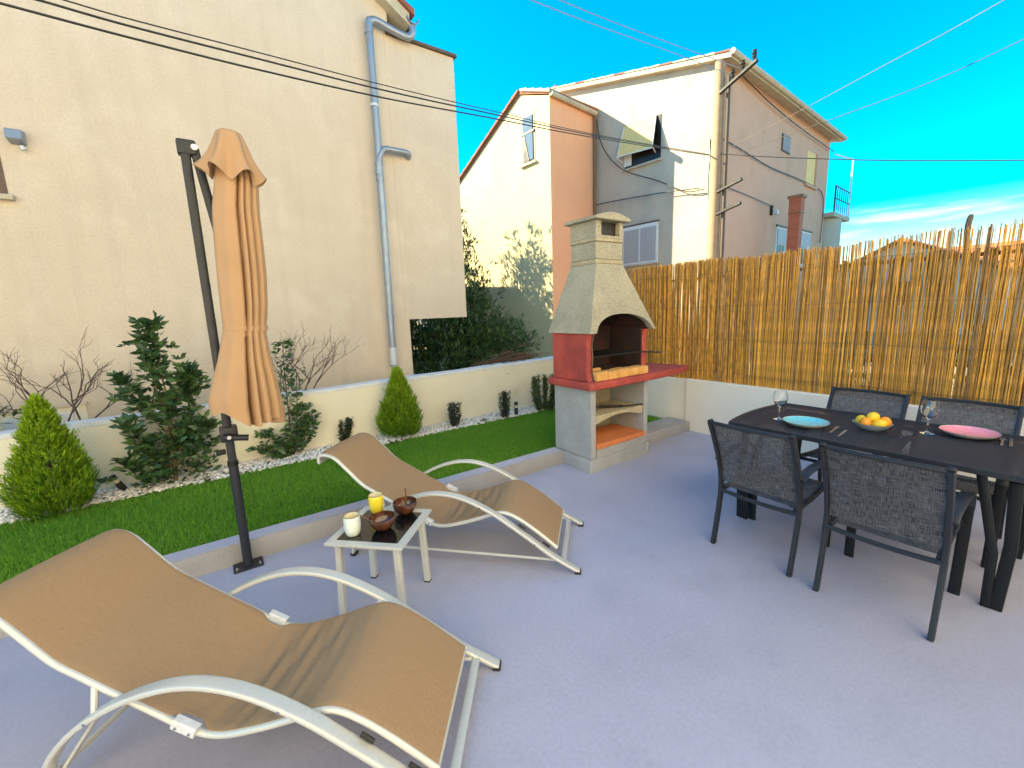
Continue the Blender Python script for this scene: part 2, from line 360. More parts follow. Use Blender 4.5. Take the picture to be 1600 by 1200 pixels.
tag(MB().add([(-5,KY+.12,LZ-.03),(FX+.1,KY+.12,LZ-.03),(FX+.1,WY+.02,LZ-.03),(-5,WY+.02,LZ-.03)], [(0,1,2,3)]).build('lawn', 'turf_base'), kind='structure')
# artificial turf: blades
def turf():
    n = 150000; x = rng.uniform(-2.4, 4.86, n); y = KY+.13+rng.random(n)*(5.0-KY-.13)
    edge = 4.885+.03*np.sin(x*3)+.02*np.sin(x*11)
    ok = y < edge; x, y = x[ok], y[ok]; n = len(x)
    a = rng.uniform(0, 2*np.pi, n); h = rng.uniform(.022, .042, n); wd = rng.uniform(.0025, .0045, n)
    lx, ly = rng.normal(0, .013, n), rng.normal(0, .013, n)
    V = np.empty((n, 3, 3)); z0 = LZ-.03
    V[:, 0] = np.c_[x-np.cos(a)*wd, y-np.sin(a)*wd, np.full(n, z0)]; V[:, 1] = np.c_[x+np.cos(a)*wd, y+np.sin(a)*wd, np.full(n, z0)]
    V[:, 2] = np.c_[x+lx, y+ly, z0+h]
    t = np.clip(.38+.25*np.sin(x*2.1+y*3)*.5+rng.normal(0, .25, n), 0, 1)
    o = np_mesh('grass', V.reshape(-1, 3), np.arange(n*3).reshape(-1, 3), 'turf_blade', tint=np.repeat(t, 3))
    tag(o, 'short green artificial turf between the kerb and the white pebbles', 'grass', kind='stuff')
turf()
def ico():
    bm = bmesh.new(); bmesh.ops.create_icosphere(bm, subdivisions=1, radius=1); V = np.array([v.co[:] for v in bm.verts]); Fc = np.array([[v.index for v in f.verts] for f in bm.faces]); bm.free(); return V, Fc
IV, IF = ico()
def pebbles():
    n = 7000; x = rng.uniform(-2.6, 4.86, n); y = rng.uniform(4.86, WY, n)
    s = rng.uniform(.008, .021, n)
    ang = rng.uniform(0, 6.28, n); ca, sa = np.cos(ang), np.sin(ang)
    S = np.stack([s*rng.uniform(.8, 1.4, n), s*rng.uniform(.7, 1.1, n), s*rng.uniform(.45, .8, n)], 1)
    V = IV[None]*(1+rng.normal(0, .12, (n, len(IV), 1)))*S[:, None]
    X = V[..., 0]*ca[:, None]-V[..., 1]*sa[:, None]; Y = V[..., 0]*sa[:, None]+V[..., 1]*ca[:, None]
    z = LZ-.015+rng.random(n)*.022
    W = np.stack([X+x[:, None], Y+y[:, None], V[..., 2]+z[:, None]], -1)
    t = np.repeat(np.clip(rng.beta(1.2, 3.2, n)+(rng.random(n) < .05)*.9, 0, 1.6), len(IV))
    Fc = (IF[None]+(np.arange(n)*len(IV))[:, None, None]).reshape(-1, 3)
    tag(np_mesh('pebbles', W.reshape(-1, 3), Fc, 'pebble', tint=t), 'strip of white marble pebbles along the foot of the garden wall', 'pebbles', kind='stuff')
pebbles()
# ------------------------------------------------------------------ garden wall (slightly rising to the corner), low wall under the reed fence
t = thing('garden_wall', 'low cream garden wall with pale coping behind the lawn and shrubs', 'wall', (1.5, WY, 0))
def wtop(x): return .725+(x+1.5)*.0145
m = MB(); xs = np.linspace(-5, FX+.12, 24)
m.prism([(x, wtop(x)-.03) for x in xs]+[(FX+.12, -.05), (-5, -.05)], 'y', WY, WY+.17); m.build('wall_body', 'wall_cream', t, w=True)
m = MB().prism([(x, wtop(x)+.012+.006*math.sin(x*4)) for x in xs]+[(x, wtop(x)-.03) for x in xs[::-1]], 'y', WY-.006, WY+.18); m.build('coping', 'coping', t, w=True, bevel=.004)
t = thing('fence_wall', 'low white wall carrying the reed fence behind the dining table', 'wall', (FX, 1, 0))
MB().box(FX, FX+.2, -4, 3.10, -.05, .665).build('wall_body', 'wall_white', t, w=True, bevel=.008)
MB().box(FX+.035, FX+.2, 3.1, WY-.002, -.05, .655).build('wall_end', 'wall_white', t, w=True)
# ------------------------------------------------------------------ neighbour's beige building
t = thing('neighbour_building', 'tall windowless beige rendered building behind the low garden wall', 'building', (-2, BY, -.06))
DEP = 17.0
ridge = (-2.6, 8.72)
gab = [(-9, -.06), (2.5, -.06), (2.5, 5.62), ridge, (-9, 5.4)]
MB().prism(gab, 'y', BY, DEP).build('wall', 'render_beige', t, w=True)
bx = MB().box(2.44, 3.49, BY-.004, DEP-.02, 1.525, 5.335); b = bx.build('bay', 'render_beige', t, w=True)
MB().box(2.46, 3.53, BY-.05, DEP, 5.338, 5.375).build('flashing', 'wood_grey', b, w=True)
# roof: rake slabs with soffit boards, tiles at the edge
sl_ = (8.72-5.62)/(2.5+2.6)
def roofpts(dx, z0, z1): return [(2.5+dx, 5.62-dx*sl_+z0), (-2.6, 8.72+z0), (-2.6, 8.72+z1), (2.5+dx, 5.62-dx*sl_+z1)]
rf = MB().prism(roofpts(.26, .0, .15), 'y', BY-.16, DEP+.2).build('roof', 'fascia', t, w=True)
m = MB().prism([(-2.6, 8.72), (-9.4, 5.1), (-9.4, 5.27), (-2.6, 8.89)], 'y', BY-.16, DEP+.2); m.build('far_slope', 'fascia', rf, w=True)
for i in range(20):
    u0, u1 = i*.3, i*.3+.34; x0, x1 = 2.82-u0, 2.82-u1
    if x1 < -2.6: break
    zf = lambda x: 5.62+(2.5-x)*sl_
    MB().prism([(x0, zf(x0)+.153), (x1, zf(x1)+.153), (x1, zf(x1)+.19), (x0, zf(x0)+.235)], 'y', BY-.20, BY+.5).build('roof_tile', 'tile_red', rf, w=True)
g_ = MB()
g_.prism([(2.80+.085*math.cos(a), 5.56+.085*math.sin(a)) for a in np.linspace(math.pi, 2*math.pi, 9)]+[(2.80+.075*math.cos(a), 5.56+.075*math.sin(a)) for a in np.linspace(2*math.pi, math.pi, 9)], 'y', BY-.2, DEP)
g_.build('gutter', 'zinc', rf, w=True)
dp = MB().tube(spline([(2.80, BY-.13, 5.50), (2.80, BY-.13, 5.40), (2.72, BY-.12, 5.33), (2.5, BY-.10, 5.37), (2.32, BY-.10, 5.405), (2.235, BY-.10, 5.38), (2.21, BY-.10, 5.28), (2.205, BY-.10, 4.4), (2.19, BY-.10, 3.0), (2.17, BY-.10, .86)], 8), .047, 14).build('downpipe', 'zinc', t, w=True, smooth=True)
for z in (5.22, 4.35, 3.62, 3.42, 1.55, 1.15): MB().tube([(2.20-.012*(5-z)/2, BY-.10, z), (2.20-.012*(5-z)/2, BY-.10, z+.035)], .054, 14).build('pipe_collar', 'bracket_grey' if z in (4.35,) else 'zinc', dp, w=True, smooth=True)
MB().tube(spline([(2.17, BY-.10, 3.5), (2.20, BY-.12, 3.72), (2.27, BY-.12, 3.83), (2.42, BY-.11, 3.845), (2.58, BY-.10, 3.85), (2.64, BY-.08, 3.84), (2.66, BY-.0, 3.82)], 6), .040, 12).build('branch_pipe', 'zinc', dp, w=True, smooth=True)
MB().tube([(2.172, BY-.10, .88), (2.172, BY-.10, 1.13)], .050, 14).build('pipe_foot', 'bracket_grey', dp, w=True, smooth=True)
wn = MB().box(-2.3, -1.37, BY-.006, BY+.1, 2.84, 3.9).build('window', 'frame_brown', t, w=True)
MB().box(-2.22, -1.44, BY-.012, BY, 2.90, 3.84).build('pane', 'window_sky', wn, w=True)
MB().box(-2.34, -1.33, BY-.07, BY, 2.79, 2.838).build('sill', 'fascia', wn, w=True, bevel=.004)
vh = MB().prism([(BY, 3.43), (BY-.11, 3.41), (BY-.13, 3.32), (BY, 3.30)], 'x', -1.285, -1.175).build('vent_hood', 'zinc', t, w=True, bevel=.006)
MB().tube([(-1.22, BY, 3.285), (-1.20, BY-.06, 3.27), (-1.19, BY-.06, 3.25)], .02, 8).build('vent_stub', 'bracket_grey', vh, w=True, smooth=True)
nc = MB().box(-3.2, -1.135, BY-.035, BY+.05, .785, .815).build('ledge', 'render_beige', t, w=True)
MB().box(-3.2, -1.15, BY-.010, BY+.05, .2, .784).build('recess_panel', 'wall_cream', nc, w=True)
for x0, x1 in ((-1.75, -1.56), (-1.52, -1.25)): MB().box(x0, x1, BY-.022, BY-.0105, .50, .72).build('cellar_vent', 'frame_white', nc, w=True, bevel=.004)
# ------------------------------------------------------------------ houses across the lane, in a frame turned 4 degrees
HA = R(4); nx = np.array([math.cos(HA), math.sin(HA), 0]); ny = np.array([-math.sin(HA), math.cos(HA), 0])
def hloc(q): return float(q @ nx), float(q @ ny), float(q[2])
FL, CY, OY, OF = 12.0, 5.81, 9.92, 9.87       # house face, its corner, side of the orange house, front of the orange house
def face(x, y): return hloc(pl(x, y, nx*FL, nx))
def side(x, y): return hloc(pl(x, y, ny*CY, ny))
def front(x, y): return hloc(pl(x, y, nx*OF, nx))
H = thing('grey_house', 'tall weathered grey and pink house with a sunlit front and shuttered windows', 'house', (0, 0, -.06), HA)
Hc = MB()
def rz(y): return 7.72+(y-CY)*.245                       # roof underside
prof = [(CY, 0), (CY, rz(CY)), (11.6, rz(11.6)), (15, rz(11.6)-.8), (15, 0)]
me_ = Hc.add([(FL, y, z) for y, z in prof]+[(21.0, y, z) for y, z in prof], [(0,1,2,3,4), (9,8,7,6,5), (1,6,7,2), (2,7,8,3), (3,8,9,4)])
Hc.build('front_wall', 'render_grey', H)
MB().add([(FL, CY, 0), (21.0, CY, 0), (21.0, CY, rz(CY)), (FL, CY, rz(CY))], [(0,1,2,3)]).build('side_wall', 'render_pink', H)
ro = MB().prism([(CY-.32, rz(CY-.32)), (11.65, rz(11.65)), (15.3, rz(11.6)-.95), (15.3, rz(11.6)-.75), (11.65, rz(11.65)+.13), (CY-.32, rz(CY-.32)+.12)], 'x', FL-.22, 21.42).build('roof', 'fascia', H)
MB().tube([(FL-.25, CY-.37, rz(CY-.3)+.10), (21.45, CY-.37, rz(CY-.3)+.10)], .07, 8).build('gutter', 'fascia', ro, smooth=True)
MB().box(FL-.24, 21.45, 11.5, 11.85, rz(11.65)+.10, rz(11.65)+.19).build('ridge', 'tile_red', ro)
for i in range(16):
    y0 = CY-.3+i*.39; MB().prism([(y0, rz(y0)+.125), (y0+.385, rz(y0+.385)+.125), (y0+.385, rz(y0+.385)+.15), (y0, rz(y0)+.17)], 'x', FL-.25, FL+.2).build('roof_tile', 'fascia' if i % 4 else 'tile_red', ro)
# lower window with two closed shutters
def shut_window(yl, yr, z0, z1, par, wall_x):
    f = MB().box(wall_x-.05, wall_x+.06, yr, yl, z0, z1).build('window', 'frame_white', par)
    mid = (yl+yr)/2
    for a, b in ((yr+.05, mid-.03), (mid+.03, yl-.05)):
        s_ = MB().box(wall_x-.062, wall_x-.045, a, b, z0+.06, z1-.10).build('shutter', 'shutter', f)
        nn = 14
        for i in range(nn):
            zz = z0+.08+(z1-z0-.2)*i/nn
            MB().prism([(a+.01, 0), (b-.01, 0), (b-.01, .055), (a+.01, .055)], 'x', 0, .012).build('slat', 'shutter', s_).location = (wall_x-.078, 0, zz)
    MB().box(wall_x-.12, wall_x, yr-.06, yl+.06, z0-.06, z0-.003).build('sill', 'render_grey', f)
    MB().box(wall_x-.06, wall_x, yr-.03, yl+.03, z1+.003, z1+.05).build('lintel', 'wood_grey', f)
shut_window(8.77, 7.52, 2.98, 4.14, H, FL)
f = MB().box(FL-.012, FL+.1, 7.50, 8.76, 5.90, 7.10).build('window', 'window_dark', H)
MB().box(FL-.03, FL-.013, 8.50, 8.76, 5.97, 6.4).build('sash', 'frame_white', f)
MB().box(FL-.09, FL-.0, 7.46, 8.8, 5.84, 5.897).build('sill', 'render_grey', f)
aw = MB().add([(FL-.02, 7.66, 7.12), (FL-.02, 8.78, 7.16), (FL-.30, 8.82, 6.24), (FL-.30, 7.60, 6.16)], [(0,1,2,3)]).build('awning_panel', 'awning', f, solid=.02)
for y0, y1 in ((7.66, 7.62), (8.78, 8.86)): MB().tube([(FL-.03, y0, 7.12), (FL-.31, y1-.03, 6.20), (FL-.03, y0, 6.1)], .016, 6).build('awning_rail', 'frame_white', aw)
MB().tube([(FL-.31, 7.59, 6.16), (FL-.31, 8.83, 6.24)], .018, 6).build('awning_rail', 'frame_white', aw)
vt = MB().box(16.2, 16.9, CY-.03, CY+.05, 6.42, 6.94).build('vent', 'frame_brown', H)
for i in range(6): MB().box(16.25+i*.11, 16.30+i*.11, CY-.05, CY-.031, 6.46, 6.90).build('slat', 'shutter', vt)
bw = MB().box(18.6, 19.65, CY-.012, CY+.05, 5.8, 6.9).build('boarded_window', 'awning', H)
MB().box(19.5, 19.68, CY-.06, CY-.013, 5.78, 6.92).build('jamb', 'render_pink', bw); MB().box(18.5, 19.7, CY-.08, CY-.0, 5.70, 5.778).build('sill', 'render_pink', bw)
for a, b, z0, z1 in ((16.24, 17.1, 2.9, 4.1), (18.35, 19.6, 2.9, 4.16)):
    f = MB().box(a, b, CY-.02, CY+.05, z0, z1).build('window', 'frame_white', H)
    MB().box(a+.08, b-.08, CY-.03, CY-.021, z0+.1, z0+.62).build('pane', 'window_dark', f)
    MB().box(a+.07, b-.07, CY-.05, CY-.021, z0+.64, z1-.06).build('roller_blind', 'shutter', f); MB().box(a-.05, b+.05, CY-.07, CY, z1+.003, z1+.05).build('lintel', 'frame_brown', f)
sl2 = MB().box(15.62, 15.66, CY-.08, CY, 4.38, 4.68).build('wall_lamp', 'cable', H); MB().box(15.66, 15.82, CY-.20, CY-.08, 4.40, 4.52).build('lamp_head', 'bracket_grey', sl2)
# balcony at the far end of the pink wall
bl = MB().tube([(21.9, CY+.5, 0), (21.9, CY+.5, 4.85)], .85, 16).build('balcony', 'render_grey', H, smooth=True)
MB().box(20.9, 23.1, CY-.35, CY+1.4, 4.86, 5.02).build('balcony_slab', 'render_grey', bl)
for i in range(8): MB().tube([(21.05+i*.28, CY-.3, 5.02), (21.05+i*.28, CY-.3, 5.98)], .014 if i % 7 else .03, 5).build('baluster', 'iron', bl)
for z in (5.55, 6.0): MB().tube([(21.0, CY-.3, z), (23.05, CY-.3, z)], .02, 5).build('rail', 'iron', bl)
MB().tube([(23.0, CY-.3, 5.02), (23.0, CY-.3, 7.3), (21.0, CY-.2, 7.15)], .028, 6).build('pole_frame', 'frame_white', bl)
# bundle of cables clipped to the corner
for i in range(6):
    MB().tube(spline([(FL-.06, CY+.17+.03*math.sin(i*2+z*1.7), z) for z in np.linspace(5.95, 4.42, 9)], 3), .017, 5).build('cable_bundle', 'cable' if i % 2 else 'zinc', H, smooth=True)
# ------------------------------------------------------------------ orange house in front of it
O = thing('orange_house', 'yellow gabled house with an orange side wall and a tilted attic window', 'house', (0, 0, -.06), HA)
gp = [(OY, 0), (OY, 7.93), (11.24, 8.42), (15.2, 6.55), (15.2, 0)]
MB().add([(OF, y, z) for y, z in gp]+[(FL-.01, y, z) for y, z in gp], [(0,1,2,3,4), (1,6,7,2), (2,7,8,3), (3,8,9,4)]).build('gable_wall', 'render_yellow', O)
MB().add([(OF, OY, 0), (FL-.003, OY, 0), (FL-.003, OY, 7.93), (OF, OY, 7.93)], [(0,1,2,3)]).build('side_wall', 'render_orange', O)
ro = MB().prism([(OY-.12, 7.92), (11.24, 8.43), (15.45, 6.44), (15.45, 6.52), (11.24, 8.55), (OY-.12, 8.04)], 'x', OF-.05, FL-.02).build('roof', 'tile_red', O)
for i in range(14):
    y0 = 11.24+i*.3; z0 = 8.50-(y0-11.24)*.474; MB().prism([(y0, z0), (y0+.33, z0-.156), (y0+.33, z0-.06), (y0, z0+.06)], 'x', OF-.10, OF+.4).build('roof_tile', 'tile_red', ro)
for i in range(4):
    y0 = OY-.1+i*.33; z0 = 7.97+i*.33*.385; MB().prism([(y0, z0), (y0+.34, z0+.13), (y0+.34, z0+.19), (y0, z0+.10)], 'x', OF-.10, OF+.4).build('roof_tile', 'fascia', ro)
MB().tube([(OF-.05, OY-.12, 7.94), (FL-.12, OY-.12, 7.86)], .075, 8).build('gutter', 'fascia', ro, smooth=True)
MB().tube([(FL-.16, OY-.10, 7.85), (FL-.14, OY-.07, 7.6), (FL-.14, OY-.07, 0)], .05, 8).build('downpipe', 'copper_brown', O, smooth=True)
f = MB().box(OF-.012, OF+.05, 10.58, 11.2, 6.30, 7.75).build('window', 'frame_brown', O)
MB().box(OF-.02, OF-.0125, 10.65, 11.13, 6.36, 7.68).build('opening', 'window_dark', f)
MB().prism([(10.66, 6.38), (10.84, 6.38), (11.04, 7.16), (10.66, 7.16)], 'x', OF-.034, OF-.0205).build('pane', 'window_sky', f)
MB().box(OF-.034, OF-.0205, 10.66, 11.12, 7.24, 7.66).build('pane', 'window_sky', f)
MB().box(OF-.045, OF-.0205, 10.60, 11.18, 7.17, 7.23).build('transom', 'frame_brown', f)
MB().tube([(OF-.035, 10.85, 6.37), (OF-.035, 11.06, 7.17)], .022, 4).build('sash', 'frame_brown', f)
MB().box(OF-.08, OF, 10.52, 11.27, 6.24, 6.297).build('sill', 'fascia', f)
# ------------------------------------------------------------------ utility pole at the corner, cross arms, brick chimney stack
def hw(x, y, z): q = nx*x+ny*y; return (q[0], q[1], z)
b0 = hw(FL-.12, CY-.28, -.06)
t = thing('utility_pole', 'brown utility pole with iron cross arms at the sunlit house corner', 'pole', b0)
MB().tube([hw(FL-.12, CY-.02, -.06), hw(FL-.12, CY-.02, 7.62)], [.17, .13], 12).build('pole', 'pole_brown', t, w=True, smooth=True)
MB().tube([hw(FL-.1, CY-.27, -.06), hw(FL-.1, CY-.24, 7.2)], [.06, .05], 8).build('conduit', 'wood_grey', t, w=True, smooth=True)
ca = MB().tube([hw(FL-.25, CY-.1, 6.84), hw(FL-.35, CY-1.0, 7.18)], .055, 6).build('cross_arm', 'iron', t, w=True)
for k_ in (.35, .62, .92):
    c = hw(FL-.25-.1*k_, CY-.1-.9*k_, 6.87+.34*k_)
    MB().lathe([(.0, .26), (.05, .24), (.035, .2), (.06, .17), (.035, .13), (.055, .1), (.03, .05), (.02, 0)], 10, c).build('insulator', 'iron', ca, w=True, smooth=True)
for z in (4.48, 3.92): MB().tube([hw(FL-.2, CY-.1, z), hw(FL-.32, CY-.78, z+.14)], .045, 6).build('cross_arm', 'iron', t, w=True)
c = np.array(side(1240, 350)); c[1] = CY-1.1
cx = 15.2; cy_ = hloc(pl(1240, 385, nx*15.2, nx))[1]
zt = hloc(pl(1240, 307, nx*15.2, nx))[2]
t = thing('chimney_stack', 'red brick chimney stack standing in front of the pink house wall', 'chimney', hw(cx, cy_, -.06), HA)
MB().box(-.14, .14, -.15, .15, 0, zt-.52+.06).build('shaft', 'brick_red', t); MB().box(-.16, .16, -.17, .17, zt-.457, zt-.42).build('band', 'copper_brown', t)
MB().box(-.15, .15, -.16, .16, zt-.419, zt-.02).build('crown', 'brick_red', t); MB().box(-.18, .18, -.20, .20, zt-.019, zt+.06).build('cap', 'copper_brown', t)
# ------------------------------------------------------------------ houses beyond the fence and beyond the bush
def house(name, label, x, y, wx, wy, h, rh, wallm, roofm, rz_=0, wins=()):
    t = thing(name, label, 'house', (x, y, -.06), rz_)
    MB().add([(-wx, -wy, 0), (wx, -wy, 0), (wx, wy, 0), (-wx, wy, 0), (-wx, -wy, h), (wx, -wy, h), (wx, wy, h), (-wx, wy, h), (-wx, 0, h+rh), (wx, 0, h+rh)],
             [(0,1,5,4), (1,2,6,9,5), (2,3,7,6), (3,0,4,8,7)]).build('wall', wallm, t)
    r_ = MB().prism([(-wy-.35, h-.35*rh/wy), (0, h+rh), (wy+.35, h-.35*rh/wy), (wy+.35, h-.35*rh/wy+.16), (0, h+rh+.16), (-wy-.35, h-.35*rh/wy+.16)], 'x', -wx-.3, wx+.3).build('roof', roofm, t)
    MB().box(wx*.3, wx*.3+.5, -.6, -.1, h+rh*.6, h+rh+.9).build('chimney', 'render_grey', r_)
    for (yy, z0, wd, hh) in wins:
        f = MB().box(-wx-.03, -wx+.02, yy-wd/2, yy+wd/2, z0, z0+hh).build('window', 'frame_white', t)
        MB().box(-wx-.045, -wx-.031, yy-wd/2+.08, yy+wd/2-.08, z0+.08, z0+hh-.08).build('pane', 'window_dark', f)
    return t
q = hw(30, 0, 0)
pA = pl(1405, 430, (26, 0, 0), (1, 0, 0)); pB = pl(1520, 430, (34, 0, 0), (1, 0, 0))
house('white_house', 'white gabled house with orange tiles glimpsed through the reed fence', 26+4, pA[1], 4, 3.0, 2.6, 1.5, 'wall_white', 'tile_orange', 0, ((0, 1.2, 1.0, 1.2),))
house('cream_house', 'cream house under an orange roof far behind the reed fence', 38, pB[1]-2, 4, 5.0, 3.0, 1.4, 'wall_cream', 'tile_orange', R(90), ())
pC = pl(660, 530, (0, 26, 0), (0, 1, 0))
t = house('pale_house', 'small pale house with terracotta roof seen under the overhanging bay', pC[0], 28, 3.2, 2.6, 3.0, 1.0, 'wall_white', 'tile_orange', R(90), ((0.2, 1.5, 1.3, 1.0), (-1.6, 1.5, .9, 1.0)))
t = thing('gable_shade_block', 'unseen flat roofed block added behind the tall tree to shade the yellow gable', 'house', (4.5, 18.5, -.06))  # unseen block, added to throw shade on the lower yellow gable
MB().box(-1.2, 1.3, -2.4, 3, 0, 5.4).build('wall', 'render_grey', t); MB().box(-1.3, 1.4, -2.5, 3.1, 5.403, 5.5).build('roof', 'fascia', t)
# the house this patio belongs to, behind the camera
t = thing('patio_house', 'cream house whose facade closes the patio opposite the garden wall', 'house', (0, -2.0, -.06))
MB().box(-8, 9, -8, 0, 0, 7.2).build('wall', 'wall_white', t)
# ================================================================== REED FENCE
t = thing('reed_fence', 'tall golden reed screen fence above the low white wall', 'fence', (FX+.1, 1.5, .66))
def ftop(y): return 2.11+.012*math.sin(y*2.3)+.008*math.sin(y*7)
def reed_mesh(h, r, lean, bend, tint):
    m = MB(); m.tube([(0, 0, 0), (bend, lean*.5, h*.5), (0, lean, h)], [r, r*.95, r*.75], 5, cap=False)
    me = bpy.data.meshes.new('reed'); me.from_pydata(m.v, [], m.f); me.polygons.foreach_set('use_smooth', [True]*len(me.polygons))
    a = me.attributes.new('tint', 'FLOAT', 'POINT'); a.data.foreach_set('value', np.full(len(me.vertices), tint, np.float32)); me.materials.append(MATS['reed']); return me
pool = [reed_mesh(1.45, random.uniform(.0030, .0056), random.uniform(-.025, .025), random.uniform(-.006, .006), min(1, max(0, random.betavariate(.9, 1.25)))) for _ in range(40)]
y = .36; cnt = 0
while cnt < 300:
    o = bpy.data.objects.new('reed', random.choice(pool)); COL.objects.link(o); o.parent = t
    zz = ftop(y)+random.uniform(-.022, .012)
    o.location = (random.uniform(-.012, .0)-.03, y-1.5, -.025+random.uniform(-.01, .01)); o.scale = (1, random.choice((-1, 1)), (zz-.66+.025)/1.45)
    y += random.uniform(.0048, .0088)*(1 if random.random() > .03 else 1.6); cnt += 1
yend = y
def reeds_stuff(y0, y1, x, gap, hfun, name, tb=0.0):
    V, Fc, T = [], [], []; y = y0
    while y < y1:
        h0, h1 = .635+random.uniform(-.02, .02), hfun(y); r = random.uniform(.0030, .0058); ln = random.uniform(-.03, .03); xx = x+random.uniform(-.008, .008)
        ti = min(1, max(0, random.betavariate(.9, 1.25)+tb)); o = len(V)
        for k in range(3):
            u = k/2
            for j in range(4):
                a = j*math.pi/2+.4; V.append((xx+r*math.cos(a), y+ln*u+r*math.sin(a), h0+(h1-h0)*u)); T.append(ti)
        for k in range(2):
            for j in range(4): a, b = o+k*4+j, o+k*4+(j+1) % 4; Fc.append((a, b, b+4, a+4))
        y += random.uniform(*gap)
    return tag(np_mesh(name, V, Fc, 'reed', t, T, nv=4), kind='stuff')
reeds_stuff(yend, 5.15, FX+.07, (.0048, .0088), lambda y: ftop(y)+random.uniform(-.022, .012), 'reed_screen')
reeds_stuff(-1.2, .36, FX+.07, (.0048, .0088), lambda y: ftop(y)+random.uniform(-.022, .012), 'reed_screen')
reeds_stuff(-1.2, 5.15, FX+.095, (.005, .0095), lambda y: (1.95 if y < 1.58 else ftop(y)-.015)+random.uniform(-.02, .01), 'reed_backing', .15)
for z in (.78, 1.17, 1.56, 1.95):
    MB().tube([(FX+.055, yy, z+.006*math.sin(yy*5+z)) for yy in np.linspace(-1.2, 5.15, 70)], .0016, 4).build('binding_wire', 'wire', t, w=True)
for z in (1.02, 1.90): MB().tube([(FX+.125, -1.2, z), (FX+.125, 2.0, z+.01), (FX+.125, 5.1, z)], .016, 6).build('rail', 'wood_grey', t, w=True)
for yy, zz in ((.95, 2.0), (2.35, 2.0), (3.8, 2.0)): MB().tube([(FX+.15, yy, .5), (FX+.15, yy+.01, zz)], .022, 7).build('post', 'wood_grey', t, w=True)
pp = onX(1518, 335, FX+.14); MB().tube(spline([(FX+.14, pp[1]+.02, .6), (FX+.14, pp[1]-.01, 1.6), (FX+.13, pp[1]+.008, 2.08), (FX+.14, pp[1], pp[2])], 4), [.02]*12+[.014], 7).build('branch_post', 'wood_grey', t, w=True, smooth=True)
# ================================================================== BARBECUE
t = thing('masonry_barbecue', 'masonry barbecue with speckled concrete hood, red firebox and wide red counter', 'barbecue', (3.31, 3.05, 0))
X0, X1, YF, YB = 2.863, 3.765, 2.805, 3.36
MB().box(X0, X1, YF, YB, -.01, .13).build('plinth', 'concrete_smooth', t, w=True, bevel=.012, seg=2)
MB().box(X0+.10, X1-.07, YF+.006, YF+.10, .131, .222).build('riser', 'concrete_smooth', t, w=True)
for a, b in ((X0+.03, X0+.095), (X1-.075, X1-.015)): MB().box(a, b, YF+.012, YB-.01, .131, .828).build('side_panel', 'concrete_smooth', t, w=True, bevel=.006)
MB().box(X0+.48, X1-.08, YB-.07, YB-.02, .131, .826).build('back_panel', 'concrete_beige', t, w=True)
MB().box(X0+.43, X0+.479, YB-.12, YB-.03, .278, .60).build('back_pier', 'concrete_beige', t, w=True)
MB().box(X0+.098, X1-.078, YF-.004, YB-.12, .224, .276).build('tile_shelf', 'terracotta', t, w=True, bevel=.005)
sx0, sx1 = X0+.098, X1-.078
pts = [(sx0, .555), (sx0, .468)]+[(sx0+.03+(sx1-sx0-.06)*u, .468+.055*math.sin(math.pi*u)) for u in np.linspace(0, 1, 13)]+[(sx1, .468), (sx1, .555)]
MB().prism(pts, 'y', YF+.03, YB-.13).build('arched_shelf', 'concrete_beige', t, w=True, bevel=.005)
# counter: one red slab running on to the reed side
ct = [(X0-.035, YF-.03), (X0-.01, YF-.055), (3.78, YF-.05), (4.30, YF-.02), (4.52, YF+.03), (4.50, YF+.12), (4.40, YB-.02), (X0-.035, YB+.02)]
MB().prism(ct, 'z', .829, .902).build('counter', 'bbq_red', t, w=True, bevel=.018, seg=3, smooth=True)
def cheek(x):
    yz = [(YB-.02, .903), (YF+.02, .903)]+[(YF+.02+.035*math.sin(math.pi*u)+.012*math.sin(3*math.pi*u), .903+.46*u) for u in np.linspace(.08, .95, 9)]+[(YF+.02, 1.362), (YB-.02, 1.362)]
    return MB().prism(yz, 'x', x, x+.06)
for x in (X0+.008, X1-.075):
    c_ = cheek(x).build('firebox_cheek', 'bbq_red', t, w=True, bevel=.006)
MB().prism([(YF+.016, .905)]+[(YF+.014+.035*math.sin(math.pi*u)+.012*math.sin(3*math.pi*u), .905+.455*u) for u in np.linspace(.08, .95, 9)]+[(YF+.016, 1.36), (YF+.09, 1.36), (YF+.09, .905)], 'x', X0+.069, X0+.085).build('cheek_lining', 'bbq_red_edge', t, w=True)
MB().box(X0+.069, X1-.076, YB-.07, YB-.021, .903, 1.40).build('firebox_back', 'soot', t, w=True)
MB().box(X0+.086, X0+.10, YF+.10, YB-.072, .904, 1.38).build('firebox_lining', 'soot', t, w=True)
MB().box(X1-.092, X1-.0765, YF+.06, YB-.072, .904, 1.38).build('firebox_lining', 'soot', t, w=True)
hb = MB().box(X0+.101, X1-.093, YF+.115, YB-.073, .903, .962).build('hearth', 'soot', t, w=True)
nb = 5; xa, xb = X0+.088, X1-.045
for i in range(nb):
    a, b = xa+(xb-xa)*i/nb, xa+(xb-xa)*(i+1)/nb
    MB().box(a+.002, b-.002, YF-.012+random.uniform(-.004, .004), YF+.112, .9035, .985+random.uniform(-.004, .004)).build('firebrick', 'firebrick', hb, w=True, bevel=.006)
gr = MB()
for i in range(19): xx = X0+.12+i*.0355; gr.tube([(xx, YF+.06, 1.135), (xx, YB-.08, 1.135)], .004, 4)
gr.tube([(X0+.10, YF+.06, 1.13), (X1-.08, YF+.06, 1.13)], .007, 5); gr.tube([(X0+.10, YB-.09, 1.13), (X1-.08, YB-.09, 1.13)], .007, 5)
g0 = gr.build('grill_grate', 'iron', t, w=True)
